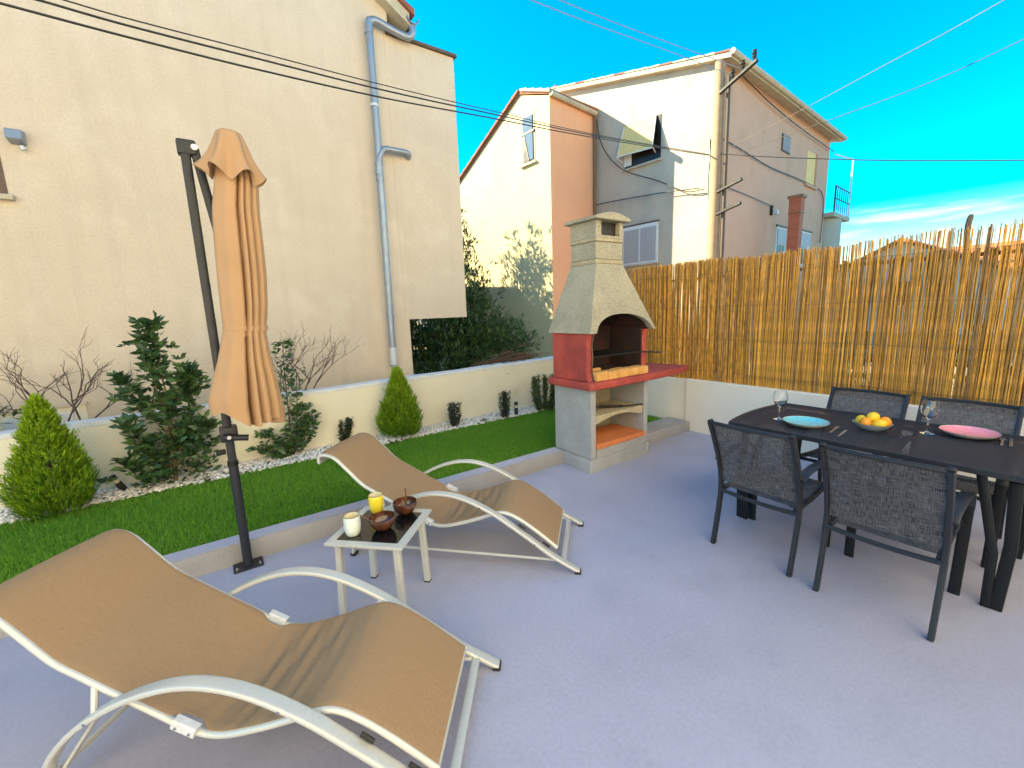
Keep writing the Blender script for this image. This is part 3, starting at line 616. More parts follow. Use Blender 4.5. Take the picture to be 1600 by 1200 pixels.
MB().tube(spline([(X1-.085, YF+.06, 1.13), (X1-.03, YF-.012, 1.125), (X1+.06, YF-.02, 1.115), (X1+.10, YF-.02, 1.112)], 4), .0075, 6).build('grill_handle', 'iron', g0, w=True, smooth=True)
MB().tube([(X1+.10, YF-.02, 1.112), (X1+.15, YF-.02, 1.113)], .014, 8).build('handle_grip', 'wood_grey', g0, w=True, smooth=True)
# hood: tapering shell with an arched mouth
HX0, HX1, HYF, HYB, HZ0, HZ1 = 2.845, 3.800, 2.775, 3.375, 1.363, 2.02
TX0, TX1, TYF, TYB = 3.135, 3.52, 2.985, 3.335
m = MB(); nn = 24
def front_pts(off):
    bot, top = [], []
    for i in range(nn+1):
        u = i/nn; x = HX0+(HX1-HX0)*u
        a = (x-(HX0+.10))/((HX1-.055)-(HX0+.10))
        zb = HZ0 if a <= 0 or a >= 1 else HZ0+.025+.145*(1-abs(2*a-1)**2.4)**.62
        v = (zb-HZ0)/(HZ1-HZ0); xt = TX0+(TX1-TX0)*u
        bot.append((x+(xt-x)*v*.25, HYF+(TYF-HYF)*v+off, zb)); top.append((xt, TYF+off*.8, HZ1))
    return bot, top
def mid(a, b, v): return tuple(a[i]+(b[i]-a[i])*v for i in range(3))
rows = []
for off in (0, .06):
    bt, tp = front_pts(off); rows.append([[mid(bt[i], tp[i], v) for i in range(nn+1)] for v in (0, .33, .66, 1)])
vid = {}; lin = MB()
for o_ in (0, 1):
    for r_ in range(4):
        for i in range(nn+1): vid[o_, r_, i] = len(m.v); m.v.append(rows[o_][r_][i])
for i in range(nn):
    for r_ in range(3):
        m.f.append((vid[0, r_, i], vid[0, r_, i+1], vid[0, r_+1, i+1], vid[0, r_+1, i])); lin.add([rows[1][r_][i+1], rows[1][r_][i], rows[1][r_+1][i], rows[1][r_+1][i+1]], [(0, 1, 2, 3)])
    m.f.append((vid[1, 0, i], vid[1, 0, i+1], vid[0, 0, i+1], vid[0, 0, i]))
def quad(a, b, c, d): m.add([a, b, c, d], [(0, 1, 2, 3)])
for (xb_, xt_, s_) in ((HX0, TX0, 1), (HX1, TX1, -1)):
    quad((xb_, HYB, HZ0), (xb_, HYF, HZ0), (xt_, TYF, HZ1), (xt_, TYB, HZ1))
    lin.add([(xb_+.06*s_, HYB-.01, HZ0), (xb_+.06*s_, HYF+.06, HZ0), (xt_+.04*s_, TYF+.05, HZ1), (xt_+.04*s_, TYB-.01, HZ1)], [(0, 1, 2, 3)])
    quad((xb_, HYB, HZ0), (xb_, HYF, HZ0), (xb_+.06*s_, HYF+.06, HZ0), (xb_+.06*s_, HYB, HZ0))
quad((HX0, HYB, HZ0), (HX1, HYB, HZ0), (TX1, TYB, HZ1), (TX0, TYB, HZ1))
lin.add([(HX0+.06, HYB-.012, HZ0), (HX1-.06, HYB-.012, HZ0), (TX1-.04, TYB-.012, HZ1), (TX0+.04, TYB-.012, HZ1)], [(0, 1, 2, 3)])
hd = m.build('hood', 'concrete_agg', t, w=True, smooth=True, angle=32)
lin.build('hood_lining', 'soot', hd, w=True)
for i, (z0, z1) in enumerate(((2.021, 2.062), (2.064, 2.228), (2.231, 2.268))):
    e = .006 if i != 1 else 0
    MB().box(TX0-e, TX1+e, TYF-e, TYB+e, z0, z1).build('chimney_block' if i == 1 else 'mortar_band', 'concrete_agg' if i == 1 else 'concrete_beige', t, w=True, bevel=.006)
tb = MB()
for a in ((TX0, TX0+.075, TYF, TYB), (TX1-.05, TX1, TYF, TYB)): tb.box(*a, 2.27, 2.425)
tb.box(TX0+.075, TX1-.05, TYB-.05, TYB, 2.27, 2.425); tb.box(TX0+.075, TX1-.05, TYF, TYF+.05, 2.27, 2.29)
tb.build('chimney_top', 'concrete_agg', t, w=True)
MB().box(TX0+.07, TX1-.045, TYF+.051, TYF+.06, 2.285, 2.42).build('flue_shade_sheet', 'cable', t, w=True)  # black sheet behind the chimney opening, its colour stands in for the flue's shade
cp = [(TX0-.05, 2.427), (TX1+.06, 2.427)]+[(TX1+.06-(TX1-TX0+.11)*u, 2.455+.045*math.sin(math.pi*u)) for u in np.linspace(0, 1, 11)]
MB().prism(cp, 'y', TYF-.055, TYB+.05).build('chimney_cap', 'concrete_agg', t, w=True, bevel=.006)
# loose things in and on the barbecue
c = onY(955, 563, YF+.09)
o = MB().lathe([(0, -.018), (.014, -.015), (.02, 0), (.017, .014), (0, .018)], 10).build('firebrick_chunk', 'firebrick', None, smooth=True)
o.scale = (3.4, 1.6, 1.3); o.location = (X0+.25, YF+.16, .986); tag(o, 'small orange lump of firebrick lying on the hearth under the grate', 'brick lump')
t2 = thing('fire_poker', 'black iron fire poker lying across the arched concrete shelf', 'poker', (3.3, 2.95, .556))
MB().tube(spline([(sx0+.03, YF+.30, .572), (3.2, YF+.22, .585), (3.45, YF+.10, .572), (sx1-.015, YF+.045, .566), (sx1-.01, YF+.03, .562)], 5), .007, 6).build('rod', 'iron', t2, w=True, smooth=True)
MB().tube([(3.22, YF+.22, .584), (3.45, YF+.105, .573)], .015, 8).build('grip', 'iron', t2, w=True, smooth=True)
# ================================================================== PARASOL
t = thing('parasol', 'closed tan cantilever parasol on a dark grey pole beside the kerb', 'parasol', (.02, 3.135, 0))
PX, PY = .022, 3.135
MB().box(PX-.085, PX+.085, PY-.06, PY+.06, .001, .012).build('base_plate', 'anthracite', t, w=True, bevel=.003)
for dx in (-.065, .065): MB().lathe([(0, .022), (.008, .022), (.009, .012)], 8, (PX+dx, PY-.035, 0)).build('bolt', 'steel', t, w=True)
MB().tube([(PX, PY, .012), (PX, PY, .70)], .027, 14).build('lower_pole', 'anthracite', t, w=True, smooth=True)
MB().tube([(PX, PY, .70), (PX, PY, .73)], .030, 14).build('pole_collar', 'anthracite_dark', t, w=True, smooth=True)
MB().tube([(PX, PY, .73), (PX, PY, 2.53)], 0, 12, prof=(.024, .033), up=(0, 1, 0)).build('upper_pole', 'anthracite', t, w=True, smooth=True)
MB().tube([(PX-.03, PY, .795), (PX-.075, PY-.01, .795)], .018, 10).build('lock_knob', 'rubber', t, w=True, smooth=True)
sd = MB().box(PX-.045, PX+.05, PY-.05, PY+.05, .86, .955).build('slider', 'anthracite', t, w=True, bevel=.014, seg=2, smooth=True)
MB().tube([(PX-.03, PY-.062, .90), (PX+.10, PY-.07, .875)], .02, 10).build('tilt_grip', 'anthracite', sd, w=True, smooth=True)
MB().lathe([(0, .012), (.012, .012), (.012, 0)], 10, (0, 0, 0)).build('tilt_bolt', 'steel', sd).matrix_local = Matrix.Translation((PX+.0-.02, PY-.085-3.135, .90)) @ Matrix.Rotation(R(90), 4, 'X')
hj = MB().box(PX-.036, PX+.055, PY-.04, PY+.04, 2.52, 2.60).build('top_joint', 'anthracite', t, w=True, bevel=.015, seg=2, smooth=True)
MB().tube([(PX+.045, PY-.043, 2.56), (PX+.045, PY+.043, 2.56)], .016, 10).build('pivot', 'steel', hj, w=True, smooth=True)
MB().tube([(PX+.045, PY, 2.56), (PX+.13, PY-.01, 1.85), (PX+.17, PY-.02, 1.2)], 0, 12, prof=(.022, .026), up=(0, 1, 0)).build('arm', 'anthracite', t, w=True, smooth=True)
YC = 3.03
rows_px = [(350, 365, 205), (342, 376, 208), (338, 385, 232), (336, 398, 262), (335, 402, 285), (331, 404, 330), (334, 410, 380), (338, 415, 430), (343, 417, 475), (347, 416, 508), (347, 415, 516), (345, 416, 526), (339, 422, 560), (331, 431, 592), (325, 438, 622), (331, 441, 648)]
RW = []
for l_, r_, y_ in rows_px:
    a, b = onY(l_, y_, YC), onY(r_, y_, YC); c = (a+b)/2; RW.append((c, np.linalg.norm(b-a)/2, y_))
nth = 144
def fold(th, amp, ph):
    # broad panels parted by a few deep narrow creases, uneven like gathered cloth
    d = 0
    for c_, w_, k_ in ((.35, .16, 1.0), (1.2, .2, .8), (2.1, .15, 1.0), (3.0, .22, .5), (4.72, .075, 2.0), (5.02, .06, 1.5), (5.42, .08, 1.6), (5.85, .12, .9)):
        e = (th-c_-.10*math.sin(ph*3+c_)+math.pi) % (2*math.pi)-math.pi; d += k_*math.exp(-(e/w_)**2)
    return 1+amp*(.12-1.05*d)+amp*.10*math.sin(9*th+ph)
m = MB()
def canopy(u, v):
    f = v*(len(RW)-1); i = min(int(f), len(RW)-2); k = f-i
    c = RW[i][0]*(1-k)+RW[i+1][0]*k; r = RW[i][1]*(1-k)+RW[i+1][1]*k
    yv = RW[i][2]*(1-k)+RW[i+1][2]*k
    th = 2*math.pi*u; amp = .07 if yv < 230 else .24
    if 500 < yv < 524: amp = .12
    if yv > 540: amp = .20+.12*(yv-540)/100
    rr = r*fold(th, amp, .5+yv*.0006)
    dz = 0
    if yv > 560: dz = -(yv-560)/90*(.05*max(0, -math.sin(th))+.065*math.cos(th-.5)+.028*math.sin(4*th+1.2))
    return (c[0]+rr*math.cos(th), c[1]+rr*math.sin(th)*.85, c[2]+dz)
m.grid(canopy, nth, 64); cn = m.build('canopy', 'canvas', t, w=True, smooth=True, angle=70)
fl_px = [(351, 365, 204), (339, 375, 206), (335, 384, 224), (329, 393, 248), (321, 403, 266), (316, 409, 277)]
FR = []
for l_, r_, y_ in fl_px:
    a, b = onY(l_, y_, YC-.01), onY(r_, y_, YC-.01); FR.append(((a+b)/2, np.linalg.norm(b-a)/2))
def flounce(u, v):
    f = v*(len(FR)-1); i = min(int(f), len(FR)-2); k = f-i; c = FR[i][0]*(1-k)+FR[i+1][0]*k; r = FR[i][1]*(1-k)+FR[i+1][1]*k; th = 2*math.pi*u
    rr = r*(1+.20*v*math.cos(6*th+.8)+.05*v*math.sin(11*th))
    return (c[0]+rr*math.cos(th), c[1]+rr*math.sin(th)*.9, c[2]+v*v*.03*math.cos(6*th+.8)+(.02*math.cos(th-2.6))*v)
MB().grid(flounce, 72, 14).build('top_flounce', 'canvas', cn, w=True, smooth=True, angle=70)
c = RW[9][0]; r = RW[9][1]*1.03
m = MB(); m.grid(lambda u, v: (c[0]+r*fold(2*math.pi*u, .12, .8)*math.cos(2*math.pi*u), c[1]+.85*r*fold(2*math.pi*u, .12, .8)*math.sin(2*math.pi*u), c[2]-.005-.03*v), 72, 2)
m.build('strap', 'canvas', cn, w=True, smooth=True)
# ================================================================== SUN LOUNGERS
W = .589
ARM = spline([(0, .012), (.10, .066), (.18, .114), (.30, .202), (.42, .287), (.54, .366), (.69, .438), (.82, .47), (.95, .468), (1.09, .428), (1.22, .365), (1.34, .285), (1.44, .185), (1.50, .085), (1.52, .012)], 4)
SLG = spline([(1.745, .645), (1.735, .685), (1.69, .697), (1.62, .675), (1.54, .602), (1.44, .505), (1.35, .452), (1.24, .392), (1.10, .318), (.98, .256), (.88, .240), (.75, .270), (.63, .31), (.54, .345), (.47, .356), (.40, .332), (.29, .262), (.14, .143)], 4)
def make_lounger(label):
    t = thing('sun_lounger', label, 'sun lounger', group='sun loungers on the patio')
    for y in (0, -W):
        a = MB().tube([(s, y, z) for s, z in ARM], 0, 16, prof=(.0245, .010), up=(0, 0, 1)).build('arm', 'lounger_metal', t, smooth=True)
        MB().box(-.008, .03, y-.025, y+.025, .0, .022).build('foot_cap', 'rubber', a, bevel=.004); MB().box(1.50, 1.536, y-.025, y+.025, .0, .022).build('foot_cap', 'rubber', a, bevel=.004)
        for s0, z0 in ((.355, .258), (.205, .150)): MB().tube([(s0-.02, y-(.020 if y == 0 else -.020), z0-.014+.012), (s0+.02, y-(.020 if y == 0 else -.020), z0+.014+.012)], .008, 6).build('clip', 'rubber', a)
        for s0, z0 in ((.27, .18), (1.28, .325), (.61, .40)): MB().tube([(s0, y+(.0225 if y == 0 else -.0225), z0+.0), (s0, y+(.026 if y == 0 else -.026), z0)], .006, 8).build('bolt', 'steel', a)
    yi = (-.045, -W+.045)
    for y in yi:
        f = MB().tube([(s, y, z-.012) for s, z in SLG], .0125, 10).build('sling_rail', 'lounger_metal', t, smooth=True)
        sgn = 1 if y > -.3 else -1
        MB().tube([(1.03, y+.006*sgn, .281), (.955, y+.006*sgn, .245)], 0, 8, prof=(.017, .020)).build('hinge', 'bracket_grey', f, bevel=.0, smooth=True)
        for s0, z0 in ((1.015, .272), (.97, .25)): MB().tube([(s0, y+.022*sgn, z0), (s0, y+.026*sgn, z0)], .005, 8).build('rivet', 'steel', f)
        MB().tube([(.52, y, .335), (.52, y+.045*sgn, .345)], .012, 8).build('link', 'lounger_metal', f)
        MB().tube([(1.30, y, .412), (1.27, y+.045*sgn, .325)], .010, 8).build('link', 'lounger_metal', f)
    for y in (-.022, -W+.022):
        MB().tube([(1.49, y, .075), (.12, y, .062)], .009, 8).build('stretcher', 'lounger_metal', t, smooth=True)
        MB().tube([(1.46, y, .085), (1.26, y, .34)], 0, 8, prof=(.012, .006)).build('brace', 'lounger_metal', t, smooth=True)
    MB().tube([(.10, .0, .060), (.10, -W, .060)], 0, 8, prof=(.017, .009), up=(0, 0, 1)).build('front_crossbar', 'lounger_metal', t, smooth=True)
    MB().tube([(1.492, .0, .07), (1.492, -W, .07)], .011, 8).build('rear_crossbar', 'lounger_metal', t, smooth=True)
    MB().tube([(.145, -.045, .135), (.145, -W+.045, .135)], .011, 8).build('foot_rail', 'lounger_metal', t, smooth=True)
    MB().tube([(1.745, -.045, .633), (1.745, -W+.045, .633)], .0125, 8).build('head_rail', 'lounger_metal', t, smooth=True)
    P = SLG
    def cloth(u, v):
        f = u*(len(P)-1); i = min(int(f), len(P)-2); k = f-i; s, z = P[i][0]*(1-k)+P[i+1][0]*k, P[i][1]*(1-k)+P[i+1][1]*k
        cr = math.exp(-((s-.76)/.17)**2); q = 4*v*(1-v)
        z += .0035+cr*(.008*math.sin(s*60+3*v)+.006*math.sin(s*105+2*math.sin(5*v)))*q**.6-.020*q*math.exp(-((s-.9)/.35)**2)+.005*q
        y = -.046-(W-.092)*v
        hd = max(0, (s-1.66)/.085); 
        y = -W/2+(y+W/2)*(1-.10*min(1, hd)**2)
        notch = .030*math.exp(-((s-.99)/.05)**4)
        if v < .08: y -= notch*(1-v/.08)
        if v > .92: y += notch*(1-(1-v)/.08)
        if v in (0, 1): z -= .003
        return (s, y, z)
    cl = MB().grid(cloth, 150, 40).build('sling', 'sling_tan', t, smooth=True, angle=80, solid=-.002)
    return t
lo = make_lounger('tan sling sun lounger standing between the mug table and the barbecue')
lo.location = (1.670, 1.729, 0); lo.rotation_euler.z = R(133.7)
lo2 = copy_tree(lo); lo2['label'] = 'tan sling sun lounger before the parasol foot, across the mug table from the barbecue'
lo2.location = (.512, .991, 0); lo2.rotation_euler.z = R(140.5)
# ================================================================== SIDE TABLE WITH MUGS AND COCONUT BOWLS
SX, SY, SZ = .650, 2.243, .448
t = thing('side_table', 'small square side table with pale metal frame and black glass top', 'side table', (SX, SY, 0), R(45))
hw_ = .2145
fr = MB()
o_, i_ = hw_, hw_-.042
def ring(z): return [(-o_, -o_, z), (o_, -o_, z), (o_, o_, z), (-o_, o_, z), (-i_, -i_, z), (i_, -i_, z), (i_, i_, z), (-i_, i_, z)]
fr.add(ring(SZ-.016)+ring(SZ), [(8+a, 8+(a+1) % 4, 12+(a+1) % 4, 12+a) for a in range(4)]+[(a+4, 4+(a+1) % 4, (a+1) % 4, a) for a in range(4)]+[(a, (a+1) % 4, 8+(a+1) % 4, 8+a) for a in range(4)]+[(4+(a+1) % 4, 4+a, 12+a, 12+(a+1) % 4) for a in range(4)])
fr.build('top_frame', 'lounger_metal', t, bevel=.002)
MB().box(-i_+.001, i_-.001, -i_+.001, i_-.001, SZ-.012, SZ-.003).build('glass_top', 'black_glass', t)
for sx in (-1, 1):
    for sy in (-1, 1):
        lg = MB(); a, b = hw_-.052, hw_-.040; h_ = .0175
        top = [(sx*a+dx*h_, sy*a+dy*h_, SZ-.017) for dx, dy in ((-1, -1), (1, -1), (1, 1), (-1, 1))]; bot = [(sx*b+dx*h_, sy*b+dy*h_, .006) for dx, dy in ((-1, -1), (1, -1), (1, 1), (-1, 1))]
        l_ = lg.add(top+bot, [(0,1,2,3), (7,6,5,4), (0,4,5,1), (1,5,6,2), (2,6,7,3), (3,7,4,0)]).build('leg', 'lounger_metal', t, bevel=.004)
        MB().box(sx*b-.017, sx*b+.017, sy*b-.017, sy*b+.017, 0, .006).build('foot_cap', 'rubber', l_)
def mug(px, py, name, label, m_):
    q = gz(px, py, SZ); t = thing(name, label, 'mug', (q[0], q[1], SZ-.002))
    MB().lathe([(0, 0), (.030, 0), (.034, .004), (.0405, .025), (.0435, .055), (.0432, .085), (.0415, .104), (.0405, .106)], 28).build('body', m_, t, smooth=True)
    MB().lathe([(.0405, .106), (.0415, .1085), (.0400, .1095), (.0385, .108)], 28).build('rim', 'rim_brown', t, smooth=True)
    MB().lathe([(.0385, .108), (.0395, .085), (.039, .04), (.033, .012), (0, .010)], 28).build('lining', 'cup_cream', t, smooth=True)
mug(552, 834, 'mint_mug', 'pale mint ceramic mug with brown rim on the black glass table', 'cup_mint')
mug(589, 799, 'yellow_mug', 'yellow ceramic mug with brown rim on the black glass table', 'cup_yellow')
def coco(px, py, label, r=.070):
    q = gz(px, py, SZ); t = thing('coconut_bowl', label, 'bowl', (q[0], q[1], SZ-.003)); t.rotation_euler.z = random.random()*6
    pr_ = [(0, 0), (r*.35, .001), (r*.68, .014), (r*.9, .034), (r, .062), (r*.985, .075), (r*.95, .076), (r*.93, .062), (r*.83, .036), (r*.6, .018), (r*.3, .008), (0, .006)]
    MB().lathe(pr_, 30, wob=.018).build('shell', 'coconut', t, smooth=True)
    return q
q1 = coco(599, 826, 'polished coconut shell bowl with a spoon handle reaching towards the mint mug')
q2 = coco(634, 801, 'polished coconut shell bowl with a dark spoon standing upright in it')
def spoon(label, a, b):
    t = thing('coconut_spoon', label, 'spoon', a); a, b = np.array(a), np.array(b); d = b-a
    MB().tube([tuple(a+d*k) for k in (0, .3, .7, 1)], [.0045, .0035, .004, .0055], 8).build('handle', 'frame_brown', t, w=True, smooth=True)
    m = MB().lathe([(0, -.004), (.013, -.001), (.016, .003), (.011, .002), (0, 0)], 12, tuple(a)); m.build('scoop', 'frame_brown', t, w=True, smooth=True)
spoon('dark wooden spoon resting over the rim of the coconut bowl towards the mint mug', (q1[0]+.0, q1[1]+.005, SZ+.012), tuple(onY(558, 816, q1[1]+.07)) if False else (q1[0]-.105, q1[1]+.045, SZ+.092))
spoon('dark wooden spoon standing in the coconut bowl beside the yellow mug', (q2[0]+.01, q2[1]+.01, SZ+.012), (q2[0]+.02, q2[1]+.03, SZ+.135))
# ================================================================== DINING TABLE, CHAIRS
TX, TXb, TY0, TY1, TZ = 3.03, 3.945, .06, 1.57, .742
t = thing('dining_table', 'dark perforated metal dining table standing by the reed fence', 'dining table', ((TX+TXb)/2, (TY0+TY1)/2, 0))
def outline(ins):
    a, b, c, d = TX+ins, TXb-ins, TY0+ins, TY1-ins; n = 12
    p1 = [(a+(b-a)*u, d+.052*math.sin(math.pi*u)**.8) for u in np.linspace(0, 1, n)]; p2 = [(b-(b-a)*u, c-.052*math.sin(math.pi*u)**.8) for u in np.linspace(0, 1, n)]
    return p1+p2
op = outline(.0)
MB().prism(outline(.012), 'z', TZ-.010, TZ-.004).build('top_sheet', 'table_mesh', t, w=True)
m = MB(); oo, ii = outline(0), outline(.032); n = len(oo)
m.add([(x, y, TZ-.03) for x, y in oo]+[(x, y, TZ) for x, y in oo]+[(x, y, TZ) for x, y in ii]+[(x, y, TZ-.03) for x, y in ii],
      sum([[(i, (i+1) % n, n+(i+1) % n, n+i), (n+i, n+(i+1) % n, 2*n+(i+1) % n, 2*n+i), (2*n+i, 2*n+(i+1) % n, 3*n+(i+1) % n, 3*n+i), (3*n+i, 3*n+(i+1) % n, (i+1) % n, i)] for i in range(n)], []))
m.build('rim', 'anthracite', t, w=True, bevel=.003)
for x in (TX+.10, TXb-.10): MB().box(x-.012, x+.012, TY0+.06, TY1-.06, TZ-.055, TZ-.0305).build('under_rail', 'anthracite_dark', t, w=True)
for y in (TY0+.12, (TY0+TY1)/2, TY1-.10): MB().box(TX+.113, TXb-.113, y-.012, y+.012, TZ-.05, TZ-.0305).build('cross_rail', 'anthracite_dark', t, w=True)
for x, sx in ((TX+.085, 1), (TXb-.085, -1)):
    for y, sy in ((TY0+.13, 1), (TY1-.085, -1)):
        lg = MB().tube([(x, y, 0), (x+.004*sx, y-.015*sy, .35), (x, y, TZ-.056)], 0, 10, prof=(.016, .025), up=(0, 1, 0)).build('leg', 'anthracite_dark', t, w=True, smooth=True)
        MB().tube([(x-.006*sx, y+.035*sy, .0), (x, y+.04*sy, .30), (x+.02*sx, y+.12*sy, TZ-.056)], 0, 10, prof=(.014, .020), up=(0, 1, 0)).build('leg_brace', 'anthracite_dark', lg, w=True, smooth=True)
def make_chair():
    t = thing('garden_chair', '', 'chair', group='garden chairs around the dining table')
    h = .233
    RL = spline([(0, 0), (.045, .22), (.066, .36), (.058, .48), (.015, .62), (-.045, .755), (-.105, .872)], 4)
    for s in (-1, 1):
        lg = MB().tube([(x, s*h, z) for x, z in RL], 0, 10, prof=(.0125, .021), up=(1, 0, 0)).build('rear_leg', 'anthracite', t, smooth=True)
        MB().lathe([(.0, .006), (.014, .005), (.02, 0)], 10, (-.106, s*h, .872)).build('end_cap', 'rubber', lg, smooth=True)
        MB().tube([(x, s*(h+.005), z) for x, z in spline([(.03, .585), (.10, .612), (.25, .622), (.42, .612), (.505, .575), (.525, .50)], 4)], 0, 10, prof=(.026, .008), up=(0, 0, 1)).build('armrest', 'anthracite', t, smooth=True)
        MB().tube([(.525, s*(h+.005), .52), (.535, s*(h+.002), .25), (.53, s*h, 0)], 0, 12, prof=(.024, .011), up=(1, 0, 0)).build('front_leg', 'anthracite_dark', t, smooth=True)
        MB().tube([(.062, s*(h-.018), .385), (.28, s*(h-.018), .395), (.53, s*(h-.018), .425)], 0, 8, prof=(.012, .016), up=(0, 0, 1)).build('seat_rail', 'anthracite', t, smooth=True)
    MB().tube([(.055, y, .372-.012*(1-(y/h)**2)) for y in np.linspace(-h, h, 9)], .013, 8).build('rear_rail', 'anthracite', t, smooth=True)
    MB().tube([(.525, -h, .41), (.525, h, .41)], .012, 8).build('front_rail', 'anthracite', t, smooth=True)
    MB().tube([(-.100-.030*(1-(y/h)**2), y, .862+.004*(1-(y/h)**2)) for y in np.linspace(-h, h, 13)], .0125, 8).build('top_rail', 'anthracite', t, smooth=True)
    prof_ = spline([(.058, .44), (.045, .54), (.015, .63), (-.045, .76), (-.098, .858)], 6)
    def back(u, v):
        f = u*(len(prof_)-1); i = min(int(f), len(prof_)-2); k = f-i; x, z = prof_[i]*(1-k)+prof_[i+1]*k; y = (v-.5)*2*(h-.006)
        return (x-.026*(1-(y/h)**2)*(.35+.65*u), y, z)
    MB().grid(back, 26, 22).build('back_sling', 'sling_dark', t, smooth=True)
    def seat(u, v):
        y = (v-.5)*2*(h-.010); return (.075+.445*u, y, .398+.035*u-.022*(1-(y/h)**2)*math.sin(math.pi*u))
    MB().grid(seat, 14, 12).build('seat_sling', 'sling_dark', t, smooth=True)
    return t
ch = make_chair()
ch['label'] = 'dark mesh garden chair with its back to the patio, beside the blue plate'
ch.location = (2.609, 1.178, 0)
for lab, x, y, a in (('dark mesh garden chair with its back to the patio, beside the cutlery and table leg', 2.588, .566, 1.0),
                     ('dark mesh garden chair against the reed fence, behind the fruit bowl', 4.10, 1.074, 180), ('dark mesh garden chair against the reed fence, behind the pink plate', 4.10, .52, 181)):
    c = copy_tree(ch); c['label'] = lab; c.location = (x, y, 0); c.rotation_euler.z = R(a)
# ------------------------------------------------------------------ table ware
def plate(px, py, name, label, m_, r=.135):
    q = gz(px, py, TZ+.02); t = thing(name, label, 'plate', (q[0], q[1], TZ+.0005))
    MB().lathe([(0, .006), (r*.62, .007), (r*.80, .015), (r, .030), (r*1.005, .032)], 40).build('face', m_, t, smooth=True)
    MB().lathe([(r*1.005, .032), (r*.99, .027), (r*.8, .009), (r*.6, 0), (0, 0)], 40).build('underside', 'plate_clay', t, smooth=True); return q
plate(1259, 660, 'blue_plate', 'turquoise stoneware plate on the dark table', 'plate_blue', .135)
plate(1514, 676, 'pink_plate', 'pink stoneware plate on the dark table', 'plate_pink', .132)
def wine(px, py, label):
    q = gz(px, py, TZ); t = thing('wine_glass', label, 'glass', (q[0], q[1], TZ+.001))
    pr_ = [(0, 0), (.034, .0), (.036, .002), (.020, .005), (.006, .012), (.0042, .03), (.0040, .085), (.008, .094), (.026, .106), (.042, .130), (.0475, .158), (.044, .185), (.0355, .212), (.0345, .212), (.043, .184), (.0462, .158), (.0408, .131), (.024, .108), (.0, .099)]
    MB().lathe(pr_, 32).build('bowl_and_stem', 'glass', t, smooth=True, angle=60)
wine(1217, 655, 'clear round wine glass beside the turquoise plate'); wine(1448, 677, 'clear round wine glass between the fruit bowl and the pink plate')
q = gz(1362, 671, TZ); t = thing('fruit_bowl', 'grey ceramic bowl with wavy rim holding lemons and oranges', 'bowl', (q[0], q[1], TZ+.0005))
MB().lathe([(0, .010), (.05, .011), (.08, .024), (.102, .047), (.104, .047), (.082, .020), (.052, .003), (.048, 0), (0, 0)], 36, wob=.02).build('bowl', 'bowl_grey', t, smooth=True)
def fruit(name, label, m_, dx, dy, z, sx, rz):
    pr_ = [(0, -1.0), (.18, -.93), (.62, -.76), (.93, -.36), (1, 0), (.93, .36), (.62, .76), (.2, .95), (.12, 1.04), (0, 1.07)] if name == 'lemon' else [(0, -.93), (.3, -.92), (.7, -.7), (.95, -.32), (1, 0), (.95, .32), (.7, .7), (.3, .92), (0, .90)]
    o = MB().lathe([(a*.032, b*.032*(1.25 if name == 'lemon' else 1)) for a, b in pr_], 20).build(name, m_, smooth=True)
    o.rotation_euler = (R(80), R(random.uniform(-20, 20)), rz); o.location = (q[0]+dx, q[1]+dy, TZ+z); o.scale = (sx,)*3
    tag(o, label, 'fruit', 'fruit in the grey bowl')
vx, vy = .819, -.574       # sideways across the view
fruit('lemon', 'yellow lemon on top of the fruit in the grey bowl', 'lemon', .0, 0, .084, 1.05, 1.2)
fruit('lemon', 'yellow lemon low against the bowl rim on the patio side', 'lemon', -.028+.01*vx, -.035+.01*vy, .048, 1.0, .4)
fruit('lemon', 'yellow lemon at the back of the fruit bowl towards the turquoise plate', 'lemon', .0, .058, .054, 1.0, 2.0)
fruit('orange', 'orange lying in the fruit bowl towards the turquoise plate', 'orange_peel', -.045, .025, .052, 1.02, 0)
fruit('orange', 'orange lying in the fruit bowl towards the pink plate', 'orange_peel', .032, -.055, .055, 1.12, 0)
def cutlery(kind, label, px, py, ang):
    q = gz(px, py, TZ+.004); t = thing(kind, label, kind, (q[0], q[1], TZ+.004), ang)
    if kind == 'knife':
        MB().tube([(-.10, 0, 0), (0, 0, .0)], 0, 8, prof=(.007, .003)).build('handle', 'steel', t, smooth=True); MB().tube([(0, 0, 0), (.09, 0, 0)], 0, 8, prof=(.008, .0015)).build('blade', 'steel', t, smooth=True)
    else:
        MB().tube([(-.10, 0, 0), (0, 0, .001), (.03, 0, .004)], 0, 8, prof=(.0055, .0022)).build('handle', 'steel', t, smooth=True); MB().box(.03, .055, -.012, .012, .002, .005).build('neck', 'steel', t, bevel=.001)
        for i in range(4): MB().box(.055, .095, -.0115+i*.0067, -.0085+i*.0067, .0025, .0045).build('tine', 'steel', t)
cutlery('fork', 'steel fork beside the turquoise plate', 1304, 671, R(5)); cutlery('knife', 'steel knife beside the turquoise plate', 1316, 677, R(5))
cutlery('fork', 'steel fork beside the pink plate', 1566, 690, R(5)); cutlery('knife', 'steel knife beside the pink plate', 1580, 691, R(5))
